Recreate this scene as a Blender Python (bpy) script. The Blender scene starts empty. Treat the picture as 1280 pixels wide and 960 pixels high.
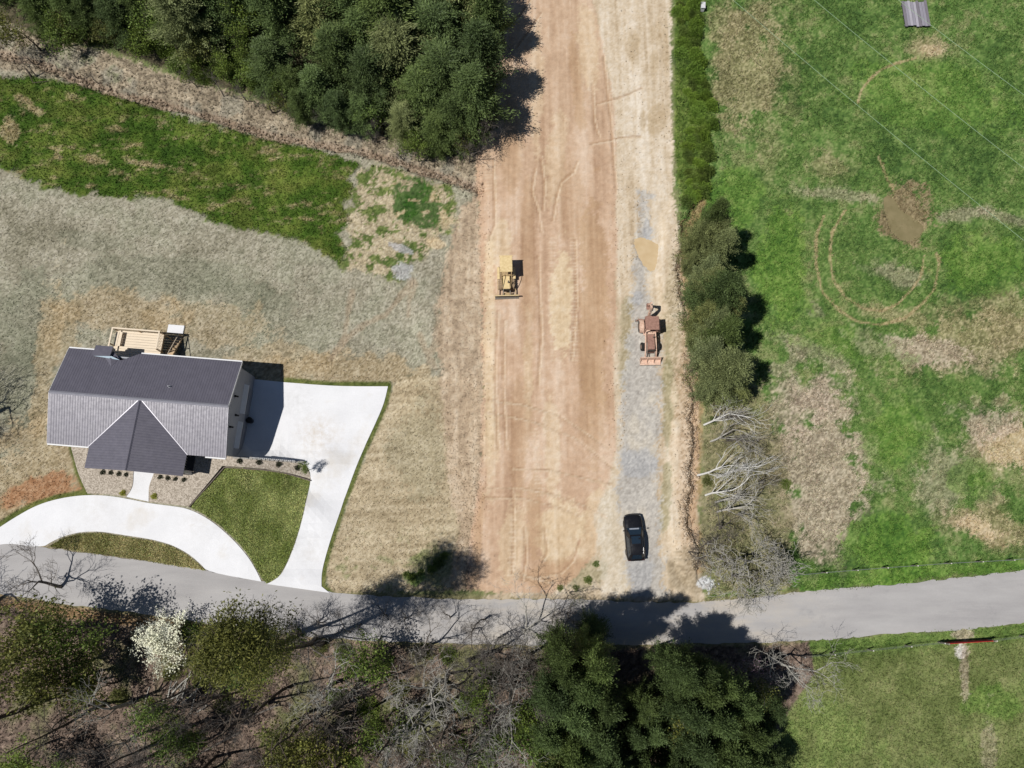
import bpy, bmesh, math, random
import numpy as np
from mathutils import Vector, Matrix
from mathutils.geometry import delaunay_2d_cdt

# ------------------------------------------------------------------ camera, sky, sun, exposure
scene = bpy.context.scene
COL = scene.collection
CAM_H, TILT, FPX = 76.0, math.radians(13.0), 900.0
cam_d = bpy.data.cameras.new("camera")
cam_d.sensor_width = 36.0
cam_d.lens = 36.0 * FPX / 1280.0
cam_d.clip_end = 6000.0
cam = bpy.data.objects.new("camera", cam_d)
cam.location = (0, 0, CAM_H)
cam.rotation_euler = (TILT, 0, 0)
COL.objects.link(cam)
scene.camera = cam

SUN_ELEV, SHADOW_AZ = math.radians(61.0), math.radians(20.0)
world = bpy.data.worlds.new("World")
scene.world = world
world.use_nodes = True
wnt = world.node_tree
bgn = wnt.nodes["Background"]
skyn = wnt.nodes.new("ShaderNodeTexSky")
skyn.sky_type = 'NISHITA'
skyn.sun_disc = False
skyn.sun_elevation = SUN_ELEV
skyn.altitude = 1200.0
skyn.dust_density = 0.4
# azimuth measured clockwise from +Y; the sun stands opposite the shadows
sx, sy = -math.cos(SHADOW_AZ), -math.sin(SHADOW_AZ)
skyn.sun_rotation = math.atan2(sx, sy)
wnt.links.new(skyn.outputs[0], bgn.inputs[0])
bgn.inputs[1].default_value = 0.05
sun_d = bpy.data.lights.new("sun", 'SUN')
sun_d.energy = 4.9
sun_d.angle = math.radians(0.53)
sun_d.color = (1.0, 0.968, 0.92)
sun = bpy.data.objects.new("sun", sun_d)
ce = math.cos(SUN_ELEV)
sdir = Vector((-sx * ce, -sy * ce, -math.sin(SUN_ELEV)))
sun.rotation_euler = sdir.to_track_quat('-Z', 'Y').to_euler()
sun.location = (-60, -20, 120)
COL.objects.link(sun)
scene.view_settings.view_transform = 'Standard'
scene.view_settings.look = 'None'
scene.view_settings.gamma = 1.0
scene.view_settings.use_curve_mapping = False
scene.view_settings.exposure = 0.06
scene.cycles.max_bounces = 5
scene.cycles.transparent_max_bounces = 4

R = math.radians
ct, st_ = math.cos(TILT), math.sin(TILT)
LIGHT = 1.42            # radiance of a white sunlit surface; photo colours / LIGHT = base colours

# ------------------------------------------------------------------ pixel <-> world
def ray(px, py, z):
    px = np.asarray(px, float); py = np.asarray(py, float)
    xc = (px - 640) / FPX; yc = (480 - py) / FPX
    Y = yc * ct + st_; Zd = yc * st_ - ct
    s = (CAM_H - z) / (-Zd)
    return xc * s, Y * s

def proj(x, y, z):
    dz = z - CAM_H
    Yc = y * ct + dz * st_
    D = np.maximum(y * st_ - dz * ct, 6.0)
    return 640 + FPX * x / D, 480 - FPX * Yc / D

# terrain control heights (pixel, pixel, metres): the back yard and garage court lie lower than the front
CTRL = []
for p in [(305,470),(350,500),(340,520),(330,548),(420,500),(470,492),(200,425),(130,405),(300,432),(60,395),(0,400),(-60,400),(0,300),
          (100,320),(200,320),(300,330),(400,330),(400,400),(470,420),(250,380),(380,560),(430,540)]:
    CTRL.append((p[0], p[1], -2.25))
for p in [(60,600),(0,580),(150,640),(250,640),(300,690),(100,690),(340,738),(380,748),(450,750),(540,750),(-60,620),(170,600),(120,560),(200,600),
          (620,0),(620,100),(620,200),(625,300),(622,420),(622,520),(622,620),(615,700),(700,0),(700,150),(700,300),(700,450),(700,600),(700,720),
          (800,0),(800,150),(800,300),(800,450),(800,600),(800,740),(900,0),(900,200),(900,450),(900,650),(900,760),(1050,100),(1050,300),(1050,500),(1050,720),
          (1200,50),(1200,250),(1200,450),(1200,650),(1200,760),(1150,900),(1000,850),(100,760),(200,770),(300,790),(500,780),(700,780),(0,715),(-100,720),(640,-100),(800,-100)]:
    CTRL.append((p[0], p[1], 0.0))
CTRL += [(388,592,-1.7),(410,600,-1.55),(372,650,-0.95),(395,690,-0.5),(330,600,-0.9),(350,690,-0.4),(290,600,-0.3),(480,600,-1.2),(500,680,-0.5),(560,650,-0.4),
         (560,500,-0.9),(585,440,-0.6),(560,350,-1.1),(585,300,-0.5),(540,260,-1.5),(450,260,-2.1),(300,230,-2.4),(150,190,-2.5),(0,150,-2.5),(-80,150,-2.5),
         (0,50,-1.7),(150,90,-1.7),(300,125,-1.6),(450,165,-1.4),(540,205,-1.2),(200,20,-0.8),(350,40,-0.7),(500,60,-0.5),(580,120,-0.3),(300,-80,0.2),(100,-80,0.0),(30,520,-0.9),(-60,510,-0.9),
         (100,860,-1.2),(300,880,-1.4),(500,890,-1.3),(700,900,-1.0),(850,900,-0.6),(100,1000,-2.2),(400,1000,-2.4),(700,1000,-1.8)]
_c = np.array(CTRL, float)
_cx, _cy = ray(_c[:, 0], _c[:, 1], _c[:, 2])
def Zs(x, y):
    """macro terrain height"""
    x = np.asarray(x, float); y = np.asarray(y, float)
    num = np.zeros(np.broadcast(x, y).shape); den = np.zeros_like(num)
    for cx, cy, cz in zip(_cx, _cy, _c[:, 2]):
        d2 = (x - cx) ** 2 + (y - cy) ** 2 + 0.6
        w = 1.0 / (d2 * d2)
        num += w * cz; den += w
    return num / den
def G(px, py, it=6):
    z = np.zeros(np.broadcast(np.asarray(px, float), np.asarray(py, float)).shape)
    for _ in range(it):
        x, y = ray(px, py, z); z = Zs(x, y)
    return x, y, z
def g(px, py, up=0.0):
    x, y, z = G(px, py)
    return Vector((float(x), float(y), float(z) + up))
def foot(px, py, h, frac=0.6):
    """ground point of an upright thing whose point at frac*h shows at the pixel"""
    z = 0.0
    for _ in range(6):
        x, y = ray(px, py, z + frac * h); z = float(Zs(x, y))
    return Vector((float(x), float(y), z))

# ------------------------------------------------------------------ noise
_rs = np.random.RandomState(7)
_T = _rs.rand(16, 256, 256)
def vn(x, y, k=0):
    xi = np.floor(x).astype(np.int64); yi = np.floor(y).astype(np.int64)
    fx = x - xi; fy = y - yi
    fx = fx * fx * (3 - 2 * fx); fy = fy * fy * (3 - 2 * fy)
    T = _T[k % 16]
    a = T[xi & 255, yi & 255]; b = T[(xi + 1) & 255, yi & 255]
    c = T[xi & 255, (yi + 1) & 255]; d = T[(xi + 1) & 255, (yi + 1) & 255]
    return (a * (1 - fx) + b * fx) * (1 - fy) + (c * (1 - fx) + d * fx) * fy
def fbm(x, y, k=0, o=4, gain=0.55):
    s = 0; a = 1; t = 0
    for i in range(o):
        ca, sa = math.cos(1.1 * i), math.sin(1.1 * i)
        s = s + a * vn((x * ca - y * sa) * 2 ** i + 13.7 * i, (x * sa + y * ca) * 2 ** i + 5.3 * i, k + i)
        t += a; a *= gain
    return s / t
def sstep(a, b, x):
    t = np.clip((x - a) / (b - a), 0, 1)
    return t * t * (3 - 2 * t)
def lin(c):
    c = np.asarray(c, float) / 255.0
    return np.where(c <= 0.04045, c / 12.92, ((c + 0.055) / 1.055) ** 2.4)
def alb(c, k=1.0):
    return np.minimum(lin(c) / LIGHT * k, 0.82)
def sdf(poly, u, v, margin=40):
    """signed distance in pixels, negative inside"""
    P = np.array(poly, float)
    out = np.full(u.shape, 1e3)
    sel = (u > P[:, 0].min() - margin) & (u < P[:, 0].max() + margin) & (v > P[:, 1].min() - margin) & (v < P[:, 1].max() + margin)
    if not sel.any(): return out
    x = u[sel]; y = v[sel]
    d = np.full(x.shape, 1e9); ins = np.zeros(x.shape, bool)
    for i in range(len(P)):
        a = P[i]; b = P[(i + 1) % len(P)]
        e = b - a; l2 = max(e @ e, 1e-9)
        t = np.clip(((x - a[0]) * e[0] + (y - a[1]) * e[1]) / l2, 0, 1)
        d = np.minimum(d, (x - a[0] - t * e[0]) ** 2 + (y - a[1] - t * e[1]) ** 2)
        c = (a[1] > y) != (b[1] > y)
        if abs(e[1]) > 1e-9:
            ins ^= c & (x < a[0] + (y - a[1]) * e[0] / e[1])
    d = np.sqrt(d)
    out[sel] = np.where(ins, -d, d)
    return out
def ldist(line, u, v, margin=40):
    P = np.array(line, float)
    out = np.full(u.shape, 1e3); side = np.zeros(u.shape)
    sel = (u > P[:, 0].min() - margin) & (u < P[:, 0].max() + margin) & (v > P[:, 1].min() - margin) & (v < P[:, 1].max() + margin)
    x = u[sel]; y = v[sel]; d = np.full(x.shape, 1e9); sd = np.zeros(x.shape)
    for i in range(len(P) - 1):
        a = P[i]; b = P[i + 1]; e = b - a; l2 = max(e @ e, 1e-9)
        t = np.clip(((x - a[0]) * e[0] + (y - a[1]) * e[1]) / l2, 0, 1)
        dd = (x - a[0] - t * e[0]) ** 2 + (y - a[1] - t * e[1]) ** 2
        cr = (x - a[0]) * e[1] - (y - a[1]) * e[0]
        m = dd < d
        d = np.where(m, dd, d); sd = np.where(m, np.sign(cr), sd)
    out[sel] = np.sqrt(d); side[sel] = sd
    return out, side

# ------------------------------------------------------------------ materials
def nodes(name):
    m = bpy.data.materials.new(name); m.use_nodes = True
    nt = m.node_tree
    return m, nt, nt.nodes["Principled BSDF"]
def _noise(nt, scale, detail=3.0, rough=0.6, coord='Object', stretch=None):
    tc = nt.nodes.new("ShaderNodeTexCoord")
    n = nt.nodes.new("ShaderNodeTexNoise")
    n.inputs["Scale"].default_value = scale; n.inputs["Detail"].default_value = detail; n.inputs["Roughness"].default_value = rough
    src = tc.outputs[coord]
    if stretch:
        mp = nt.nodes.new("ShaderNodeMapping"); mp.inputs["Scale"].default_value = stretch
        nt.links.new(src, mp.inputs[0]); src = mp.outputs[0]
    nt.links.new(src, n.inputs["Vector"])
    return n.outputs["Fac"]
def _ramp(nt, fac, lo, hi, a=0.0, b=1.0):
    mr = nt.nodes.new("ShaderNodeMapRange")
    mr.inputs[1].default_value = lo; mr.inputs[2].default_value = hi; mr.inputs[3].default_value = a; mr.inputs[4].default_value = b
    nt.links.new(fac, mr.inputs[0])
    return mr.outputs[0]
def _mix(nt, fac, a, b, mode='MIX'):
    mx = nt.nodes.new("ShaderNodeMix"); mx.data_type = 'RGBA'; mx.blend_type = mode
    for i, v in ((0, fac), (6, a), (7, b)):
        if hasattr(v, 'is_linked') or hasattr(v, 'links'): nt.links.new(v, mx.inputs[i])
        elif i == 0: mx.inputs[0].default_value = v
        else: mx.inputs[i].default_value = (*v, 1) if len(v) == 3 else v
    return mx.outputs[2]
def _bump(nt, fac, strength, dist, bsdf):
    b = nt.nodes.new("ShaderNodeBump"); b.inputs["Strength"].default_value = strength; b.inputs["Distance"].default_value = dist
    nt.links.new(fac, b.inputs["Height"]); nt.links.new(b.outputs[0], bsdf.inputs["Normal"])
MATS = {}
def mat(name, col, rough=0.7, metal=0.0, var=0.25, scale=6.0, bump=0.0, bscale=30.0, stretch=None, col2=None, srgb=True, spec=0.5, coat=0.0):
    """procedural paint / stone / wood: base colour broken up by noise"""
    if name in MATS: return MATS[name]
    m, nt, b = nodes(name)
    c = np.minimum(lin(col) / (LIGHT if srgb else 1.0), 0.82) if srgb else np.asarray(col, float)
    c2 = (np.minimum(lin(col2) / LIGHT, 0.82) if col2 is not None else c * (1 - var))
    f = _ramp(nt, _noise(nt, scale, 5.0, 0.65, stretch=stretch), 0.3, 0.7)
    out = _mix(nt, f, tuple(c2), tuple(np.minimum(c * (1 + 0.35 * var), 0.85)))
    nt.links.new(out, b.inputs["Base Color"])
    rn = _ramp(nt, _noise(nt, scale * 2.3, 3.0), 0.3, 0.7, max(0.03, rough - 0.08), min(1, rough + 0.08))
    nt.links.new(rn, b.inputs["Roughness"])
    b.inputs["Metallic"].default_value = metal
    b.inputs["Specular IOR Level"].default_value = spec
    b.inputs["Coat Weight"].default_value = coat
    if bump: _bump(nt, _noise(nt, bscale, 4.0), bump, 0.03, b)
    MATS[name] = m
    return m
def attr_mat(name, grain=0.35, gscale=9.0, rough=0.9, bump=0.6):
    """ground and grass: land-cover colour attribute with fine grain"""
    m, nt, b = nodes(name)
    at = nt.nodes.new("ShaderNodeAttribute"); at.attribute_name = "col"
    n1 = _noise(nt, gscale, 5.0, 0.8); n2 = _noise(nt, gscale * 0.23, 4.0, 0.6)
    f1 = _ramp(nt, n1, 0.25, 0.75, 1 - grain, 1 + grain); f2 = _ramp(nt, n2, 0.3, 0.7, 1 - grain * 0.5, 1 + grain * 0.5)
    mu = nt.nodes.new("ShaderNodeMath"); mu.operation = 'MULTIPLY'
    nt.links.new(f1, mu.inputs[0]); nt.links.new(f2, mu.inputs[1])
    cb = nt.nodes.new("ShaderNodeCombineColor")
    for i in range(3): nt.links.new(mu.outputs[0], cb.inputs[i])
    out = _mix(nt, 1.0, at.outputs["Color"], cb.outputs[0], 'MULTIPLY')
    nt.links.new(out, b.inputs["Base Color"])
    b.inputs["Roughness"].default_value = rough
    b.inputs["Specular IOR Level"].default_value = 0.15
    if bump: _bump(nt, n1, bump, 0.05, b)
    MATS[name] = m
    return m
def leaf_mat(name, dark, light, trans=0.22, hue=0.25):
    m, nt, b = nodes(name)
    at = nt.nodes.new("ShaderNodeAttribute"); at.attribute_name = "tint"
    oi = nt.nodes.new("ShaderNodeObjectInfo")
    dk = tuple(lin(dark)); lt = tuple(lin(light))
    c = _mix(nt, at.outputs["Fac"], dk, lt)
    k = _ramp(nt, oi.outputs["Random"], 0, 1, 1 - hue, 1 + hue)
    cb = nt.nodes.new("ShaderNodeCombineColor")
    for i in range(3): nt.links.new(k, cb.inputs[i])
    c = _mix(nt, 1.0, c, cb.outputs[0], 'MULTIPLY')
    fr = nt.nodes.new("ShaderNodeMath"); fr.operation = 'MULTIPLY'; fr.inputs[1].default_value = 7.31; nt.links.new(oi.outputs["Random"], fr.inputs[0])
    f2 = nt.nodes.new("ShaderNodeMath"); f2.operation = 'FRACT'; nt.links.new(fr.outputs[0], f2.inputs[0])
    c = _mix(nt, f2.outputs[0], c, _mix(nt, 1.0, c, (1.14, 1.06, .84), 'MULTIPLY'))
    nt.links.new(c, b.inputs["Base Color"])
    b.inputs["Roughness"].default_value = 0.6; b.inputs["Specular IOR Level"].default_value = 0.25
    tr = nt.nodes.new("ShaderNodeBsdfTranslucent"); nt.links.new(c, tr.inputs[0])
    ms = nt.nodes.new("ShaderNodeMixShader"); ms.inputs[0].default_value = trans
    nt.links.new(b.outputs[0], ms.inputs[1]); nt.links.new(tr.outputs[0], ms.inputs[2])
    nt.links.new(ms.outputs[0], nt.nodes["Material Output"].inputs[0])
    MATS[name] = m
    return m

# ------------------------------------------------------------------ mesh helpers
class MB:
    def __init__(s): s.v = []; s.f = []
    def add(s, vs, fs):
        o = len(s.v); s.v += [tuple(v) for v in vs]; s.f += [tuple(i + o for i in f) for f in fs]; return s
    def box(s, x0, x1, y0, y1, z0, z1, M=None):
        vs = [Vector((x, y, z)) for z in (z0, z1) for (x, y) in ((x0, y0), (x1, y0), (x1, y1), (x0, y1))]
        if M: vs = [M @ v for v in vs]
        return s.add(vs, [(3, 2, 1, 0), (4, 5, 6, 7), (0, 1, 5, 4), (1, 2, 6, 5), (2, 3, 7, 6), (3, 0, 4, 7)])
    def taper(s, cx, cy, z0, z1, a0, b0, a1, b1, dx=0, dy=0):
        vs = [(cx - a0, cy - b0, z0), (cx + a0, cy - b0, z0), (cx + a0, cy + b0, z0), (cx - a0, cy + b0, z0),
              (cx + dx - a1, cy + dy - b1, z1), (cx + dx + a1, cy + dy - b1, z1), (cx + dx + a1, cy + dy + b1, z1), (cx + dx - a1, cy + dy + b1, z1)]
        return s.add(vs, [(3, 2, 1, 0), (4, 5, 6, 7), (0, 1, 5, 4), (1, 2, 6, 5), (2, 3, 7, 6), (3, 0, 4, 7)])
    def tube(s, pts, r, n=8, r1=None, cap=True):
        pts = [Vector(p) for p in pts]; k = len(pts); rings = []
        for i, p in enumerate(pts):
            d = (pts[min(i + 1, k - 1)] - pts[max(i - 1, 0)]).normalized()
            a = d.cross(Vector((0, 0, 1)) if abs(d.z) < 0.9 else Vector((1, 0, 0))).normalized(); b = d.cross(a)
            rr = r if r1 is None else r + (r1 - r) * i / max(1, k - 1)
            rings.append([p + (a * math.cos(2 * math.pi * j / n) + b * math.sin(2 * math.pi * j / n)) * rr for j in range(n)])
        vs = [v for q in rings for v in q]; fs = []
        for i in range(k - 1):
            for j in range(n):
                fs.append((i * n + j, i * n + (j + 1) % n, (i + 1) * n + (j + 1) % n, (i + 1) * n + j))
        if cap: fs += [tuple(range(n)), tuple(range((k - 1) * n, k * n))[::-1]]
        return s.add(vs, fs)
    def prism(s, pts, d):
        """closed prism: polygon pts (3-D) swept by vector d"""
        d = Vector(d); n = len(pts); a = [Vector(p) for p in pts]
        return s.add(a + [p + d for p in a], [tuple(range(n))[::-1], tuple(range(n, 2 * n))] + [(i, (i + 1) % n, n + (i + 1) % n, n + i) for i in range(n)])
    def build(s, name, m, parent=None, smooth=False, bevel=0.0):
        me = bpy.data.meshes.new(name); me.from_pydata(s.v, [], s.f)
        bm = bmesh.new(); bm.from_mesh(me); bmesh.ops.recalc_face_normals(bm, faces=bm.faces); 
        if bevel: bmesh.ops.bevel(bm, geom=list(bm.edges), offset=bevel, segments=2, affect='EDGES', clamp_overlap=True)
        bm.to_mesh(me); bm.free()
        if smooth: me.polygons.foreach_set("use_smooth", [True] * len(me.polygons))
        me.materials.append(m)
        o = bpy.data.objects.new(name, me); COL.objects.link(o)
        if parent is not None: o.parent = parent
        return o
def tag(o, label=None, cat=None, group=None, kind=None):
    for k, v in (("label", label), ("category", cat), ("group", group), ("kind", kind)):
        if v: o[k] = v
    return o
def thing(name, label, cat, loc, rz=0.0, group=None, scale=1.0):
    o = bpy.data.objects.new(name, None); COL.objects.link(o)
    o.empty_display_size = 0.3
    o.location = loc; o.rotation_euler = (0, 0, rz); o.scale = (scale,) * 3 if not hasattr(scale, '__len__') else scale
    return tag(o, label, cat, group)
def np_mesh(name, v, f, attr=None, acol=None, smooth=True):
    """mesh from numpy arrays: v (n,3), f (m,k) with k = 3 or 4"""
    me = bpy.data.meshes.new(name)
    n, k = f.shape
    me.vertices.add(len(v)); me.vertices.foreach_set("co", np.ascontiguousarray(v, np.float32).ravel())
    me.loops.add(n * k); me.loops.foreach_set("vertex_index", np.ascontiguousarray(f, np.int32).ravel())
    me.polygons.add(n); me.polygons.foreach_set("loop_start", np.arange(0, n * k, k, dtype=np.int32))
    if smooth: me.polygons.foreach_set("use_smooth", np.ones(n, bool))
    if attr is not None:
        a = me.attributes.new("tint", 'FLOAT', 'POINT'); a.data.foreach_set("value", np.ascontiguousarray(attr, np.float32))
    if acol is not None:
        a = me.attributes.new("col", 'FLOAT_COLOR', 'POINT')
        a.data.foreach_set("color", np.ascontiguousarray(np.c_[acol, np.ones(len(acol))], np.float32).ravel())
    me.update(calc_edges=True); me.validate()
    return me
def link(name, me, m, parent=None):
    if m and not me.materials: me.materials.append(m)
    o = bpy.data.objects.new(name, me); COL.objects.link(o)
    if parent is not None: o.parent = parent
    return o
# ================================================================== THE SETTING: ground
ROAD_TOP = [(-700,560),(-300,628),(-60,667),(0,675),(52,684),(120,692),(258,713),(330,728),(411,740),(480,746),(600,749),(720,749),(800,753),(880,753),(950,746),(1030,737),(1110,731),(1190,723),(1280,713),(1450,694),(1900,640)]
ROAD_BOT = [(1900,705),(1450,760),(1280,779),(1190,788),(1110,793),(1030,800),(960,803),(880,804),(800,806),(700,807),(600,805),(500,802),(400,797),(300,786),(240,776),(150,763),(80,755),(0,743),(-60,734),(-300,695),(-700,622)]
ROAD = ROAD_TOP + ROAD_BOT
DRIVE = [(296,472),(357,478),(420,483),(485,483),(480,505),(469,530),(455,560),(441,595),(430,625),(420,655),(410,685),(402,715),(402,733),(412,741),(334,730),(350,721),(359,705),(369,680),(378,650),(384,622),(389,600),(387,586),(378,578),(330,574),(283,570)]
LOOP = [(-60,700),(-25,676),(0,659),(20,646),(45,632),(70,624),(100,619),(130,619),(157,623),(186,629),(210,632),(233,635),(255,645),(276,660),(296,679),(311,697),(321,714),(327,727),(260,715),(251,705),(236,692),(215,681),(190,674),(150,668),(125,664),(100,665),(80,670),(65,677),(52,685),(0,677)]
WALK = [(167,589),(193,591),(190,599),(186,610),(186,627),(158,621),(164,613),(167,604)]
BEDL = [(88,553),(172,565),(167,589),(167,604),(164,613),(158,621),(130,617),(110,617),(98,592)]
BEDR = [(172,565),(283,571),(330,575),(378,579),(386,588),(389,599),(360,591),(330,586),(280,583),(262,604),(236,633),(210,630),(187,627),(186,610),(190,599),(193,591)]
LAWN = [(281,585),(330,588),(360,593),(388,602),(383,622),(377,650),(368,680),(358,704),(349,720),(334,729),(328,724),(321,711),(311,694),(297,677),(277,658),(256,643),(238,634),(263,606)]
ISLE = [(62,683),(80,672),(100,667),(125,666),(150,670),(190,676),(215,683),(235,694),(250,707),(257,713),(160,697),(100,689)]
PUDDLE = [(792,298),(800,296),(812,299),(824,306),(823,325),(821,338),(812,339),(804,331),(798,320),(793,308)]
POND = [(1104,247),(1111,242),(1119,248),(1127,262),(1141,271),(1154,281),(1157,288),(1150,297),(1137,302),(1124,299),(1115,290),(1109,275),(1105,262)]
DIRT = [(570,-400),(588,0),(596,60),(601,150),(594,205),(598,260),(602,370),(603,500),(600,600),(590,660),(582,720),(583,737),(630,741),(690,741),(718,722),(746,692),(742,645),(760,604),(770,560),(767,480),(771,300),(769,140),(753,60),(741,0),(730,-400)]
SHOULDER = [(715,-400),(724,0),(736,60),(752,140),(754,300),(750,480),(754,560),(744,604),(726,645),(730,692),(702,722),(600,749),(800,751),(880,750),(875,700),(872,600),(872,500),(868,420),(850,330),(842,240),(840,150),(838,0),(836,-400)]
GRAVEL = [(800,240),(812,245),(816,290),(808,345),(826,440),(826,520),(822,600),(826,660),(832,752),(786,752),(778,690),(772,620),(776,540),(780,460),(790,400),(792,340)]
MEADOW = [(-200,80),(0,95),(45,93),(110,108),(215,140),(300,165),(390,185),(425,196),(452,206),(438,222),(446,240),(424,256),(440,276),(418,292),(436,312),(424,332),(390,308),(340,292),(262,276),(215,250),(125,245),(60,235),(0,207),(-200,190)]
MEADOW2 = [(444,215),(475,205),(520,222),(566,232),(572,262),(560,290),(530,318),(505,350),(470,345),(430,335),(438,290)]
BANK = [(-200,20),(0,25),(60,48),(140,68),(230,100),(330,128),(450,150),(520,185),(600,185),(603,250),(560,228),(480,203),(400,184),(300,160),(215,137),(110,104),(0,88),(-200,75)]
CREEK = [(-200,60),(0,66),(40,76),(95,98),(150,118),(215,133),(280,150),(330,168),(400,180),(470,193),(530,212),(572,226),(600,236)]
FOREST = [(-900,-600),(600,-600),(590,0),(612,60),(610,150),(560,190),(520,188),(450,150),(340,128),(240,98),(140,62),(60,45),(0,28),(-400,0),(-900,0)]
WOODS = [(-900,640),(-300,700),(-60,736),(0,745),(150,766),(300,789),(500,806),(700,810),(880,807),(960,806),(1012,802),(1020,840),(980,900),(965,960),(950,1400),(-900,1400)]
EASTP = [(848,-500),(845,240),(870,420),(880,500),(885,690),(880,752),(950,746),(1110,731),(1280,713),(1900,640),(2400,-500)]
SOUTHP = [(1012,802),(1110,794),(1280,780),(1900,706),(2400,1400),(950,1400),(965,960),(980,900),(1020,840)]
HEDGE = [(842,-300),(845,0),(843,100),(842,180),(850,250),(880,258),(889,230),(887,190),(892,130),(876,90),(874,0),(872,-300)]

def axis(lo, hi, step, far):
    a = np.arange(lo, hi + step / 2, step)
    up = []; d = step * 2; x = a[-1]
    while x < far: d *= 1.35; x = x + d; up.append(x)
    dn = []; d = step * 2; x = a[0]
    while x > -far: d *= 1.35; x = x - d; dn.append(x)
    return np.array(dn[::-1] + list(a) + up)
STEP = 0.18
gx = axis(-67, 67, STEP, 2500); gy = axis(-25, 71, STEP, 2500)
NX, NY = len(gx), len(gy)
XX, YY = np.meshgrid(gx, gy, indexing='ij')
XC = np.clip(XX, -120, 120); YC = np.clip(YY, -70, 130)
ZZ = Zs(XC, YC)
U, V = proj(XC, YC, ZZ)

n_big = fbm(XX / 9.0, YY / 9.0, 0); n_mid = fbm(XX / 2.6, YY / 2.6, 1); n_small = fbm(XX / 0.9, YY / 0.9, 2); n_fine = fbm(XX / 0.4, YY / 0.4, 3, 3, 0.7)
n_edge = (fbm(XX / 1.6, YY / 1.6, 5, 5, 0.65) - 0.5) * 2
spk = np.random.RandomState(3).rand(NX, NY)

def pal(cols, n, spread=2.2):
    """three photo colours picked by noise -> base colour"""
    a, b, c = [alb(x) for x in cols]
    t = np.clip((n - 0.5) * spread + 0.5, 0, 1)[..., None]
    return np.where(t < 0.5, a + (b - a) * (t * 2), b + (c - b) * (t * 2 - 1))
def mixn(*w):
    s = 0; t = 0
    for n, k in w: s = s + n * k; t += k
    return s / t
C = pal([(88,104,62),(120,128,82),(150,148,108)], mixn((n_mid, 1), (n_small, 1), (n_big, 1)))
REL = np.full(XX.shape, 0.02)                  # relief amplitude
def over(mask, col):
    global C
    C = C * (1 - mask[..., None]) + col * mask[..., None]
def area(poly, soft=3.0, edge=6.0, margin=60):
    d = sdf(poly, U, V, margin) + edge * n_edge
    return dith(sstep(soft * 1.5, -soft * 1.5, d))
def dith(m, k=1.0):
    q = m + k * (.50 * (n_fine - .5) + .40 * (n_small - .5) + .42 * (spk - .5))
    return np.where((m > 0.01) & (m < .99), sstep(.30, .70, q), m)
def blob(cx, cy, rx, ry, rot=0.0, edge=0.5):
    a = R(rot); x = (U - cx) * math.cos(a) + (V - cy) * math.sin(a); y = -(U - cx) * math.sin(a) + (V - cy) * math.cos(a)
    d = np.sqrt((x / rx) ** 2 + (y / ry) ** 2) + edge * n_edge + edge * 1.6 * (n_mid - 0.5)
    return dith(sstep(1.25, 0.55, d), 1.25)
grassN = mixn((n_mid, .9), (n_small, .8), (n_fine, 1.2), (spk, 0.8), (n_big, .9))
strawN = mixn((n_small, .5), (n_fine, .8), (spk, 1.2), (n_mid, 0.6))
# ---- forest floors
litter = pal([(72,63,56),(124,107,95),(170,150,133)], mixn((n_small, 1), (n_fine, 1.2), (spk, .7), (n_mid, 1)), 2.6)
mw = area(WOODS, 3, 5); over(mw, litter); REL += 0.06 * mw
gr = mw * sstep(0.52, 0.66, mixn((n_mid, 1), (n_big, 1), (n_small, .6))) * 0.75
over(gr, pal([(50,62,34),(82,94,52),(112,120,70)], grassN))
over(mw * blob(130, 768, 220, 12, 8) * 0.6, pal([(120,95,60),(170,135,90),(190,160,115)], strawN))
mf = area(FOREST, 6, 7); over(mf, pal([(52,48,38),(86,80,62),(120,112,88)], mixn((n_small, 1), (n_fine, 1), (n_mid, 1)), 2.6)); REL += 0.05 * mf
# ---- east pasture
mp = area(EASTP, 6, 8)
past = pal([(64,92,44),(97,126,62),(138,156,94)], grassN, 3.4)
over(mp, past); REL += 0.02 * mp
over(mp * sstep(.50, .66, mixn((n_big, 1.6), (n_mid, .8))) * .55, pal([(54,88,40),(81,116,53),(112,141,75)], grassN, 3.2))
over(mp * sstep(.54, .66, mixn((n_mid, 1.2), (n_small, 1.2), (n_fine, .5), (n_big, .6))) * .42, pal([(110,112,72),(140,136,96),(168,158,122)], strawN))
tan = pal([(122,114,80),(156,146,108),(190,176,140)], strawN, 3.0)
pink = pal([(140,124,108),(182,165,145),(208,192,172)], strawN, 3.0)
bare = pal([(176,152,116),(206,184,148),(220,202,172)], strawN)
green = pal([(62,98,38),(95,131,52),(132,160,78)], grassN, 3.2)
for (cx, cy, rx, ry, ro, k, c) in [(935,85,42,78,12,.85,tan),(905,35,22,30,0,.6,tan),(1028,590,62,112,0,.95,pink),(1000,510,40,40,0,.7,pink),(1210,425,100,34,-12,.85,tan),(1150,438,70,20,5,.8,pink),(1262,395,40,40,0,.7,tan),
        (1272,560,48,34,20,1,bare),(1240,532,36,22,0,.8,pink),(1232,655,52,22,15,.9,tan),(1225,660,26,13,20,.95,bare),(1180,600,40,40,0,.5,pink),(1035,205,20,14,0,.6,tan),(1160,60,30,14,-15,.8,tan),(1165,62,14,8,0,.8,bare),
        (1060,245,60,7,6,.5,pink),(1120,395,70,10,14,.6,tan),(1128,345,30,12,20,.5,pink),(1200,268,34,7,-8,.55,pink),(1255,272,30,6,15,.45,pink),(920,560,38,100,0,.55,tan),(960,180,16,50,0,.35,tan),(1020,440,50,14,25,.4,pink)]:
    over(mp * (blob(cx, cy, rx, ry, ro) * .62 + blob(cx, cy, rx * 1.35, ry * 1.35, ro, 1.0) * .32) * k * .9, c)
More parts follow.
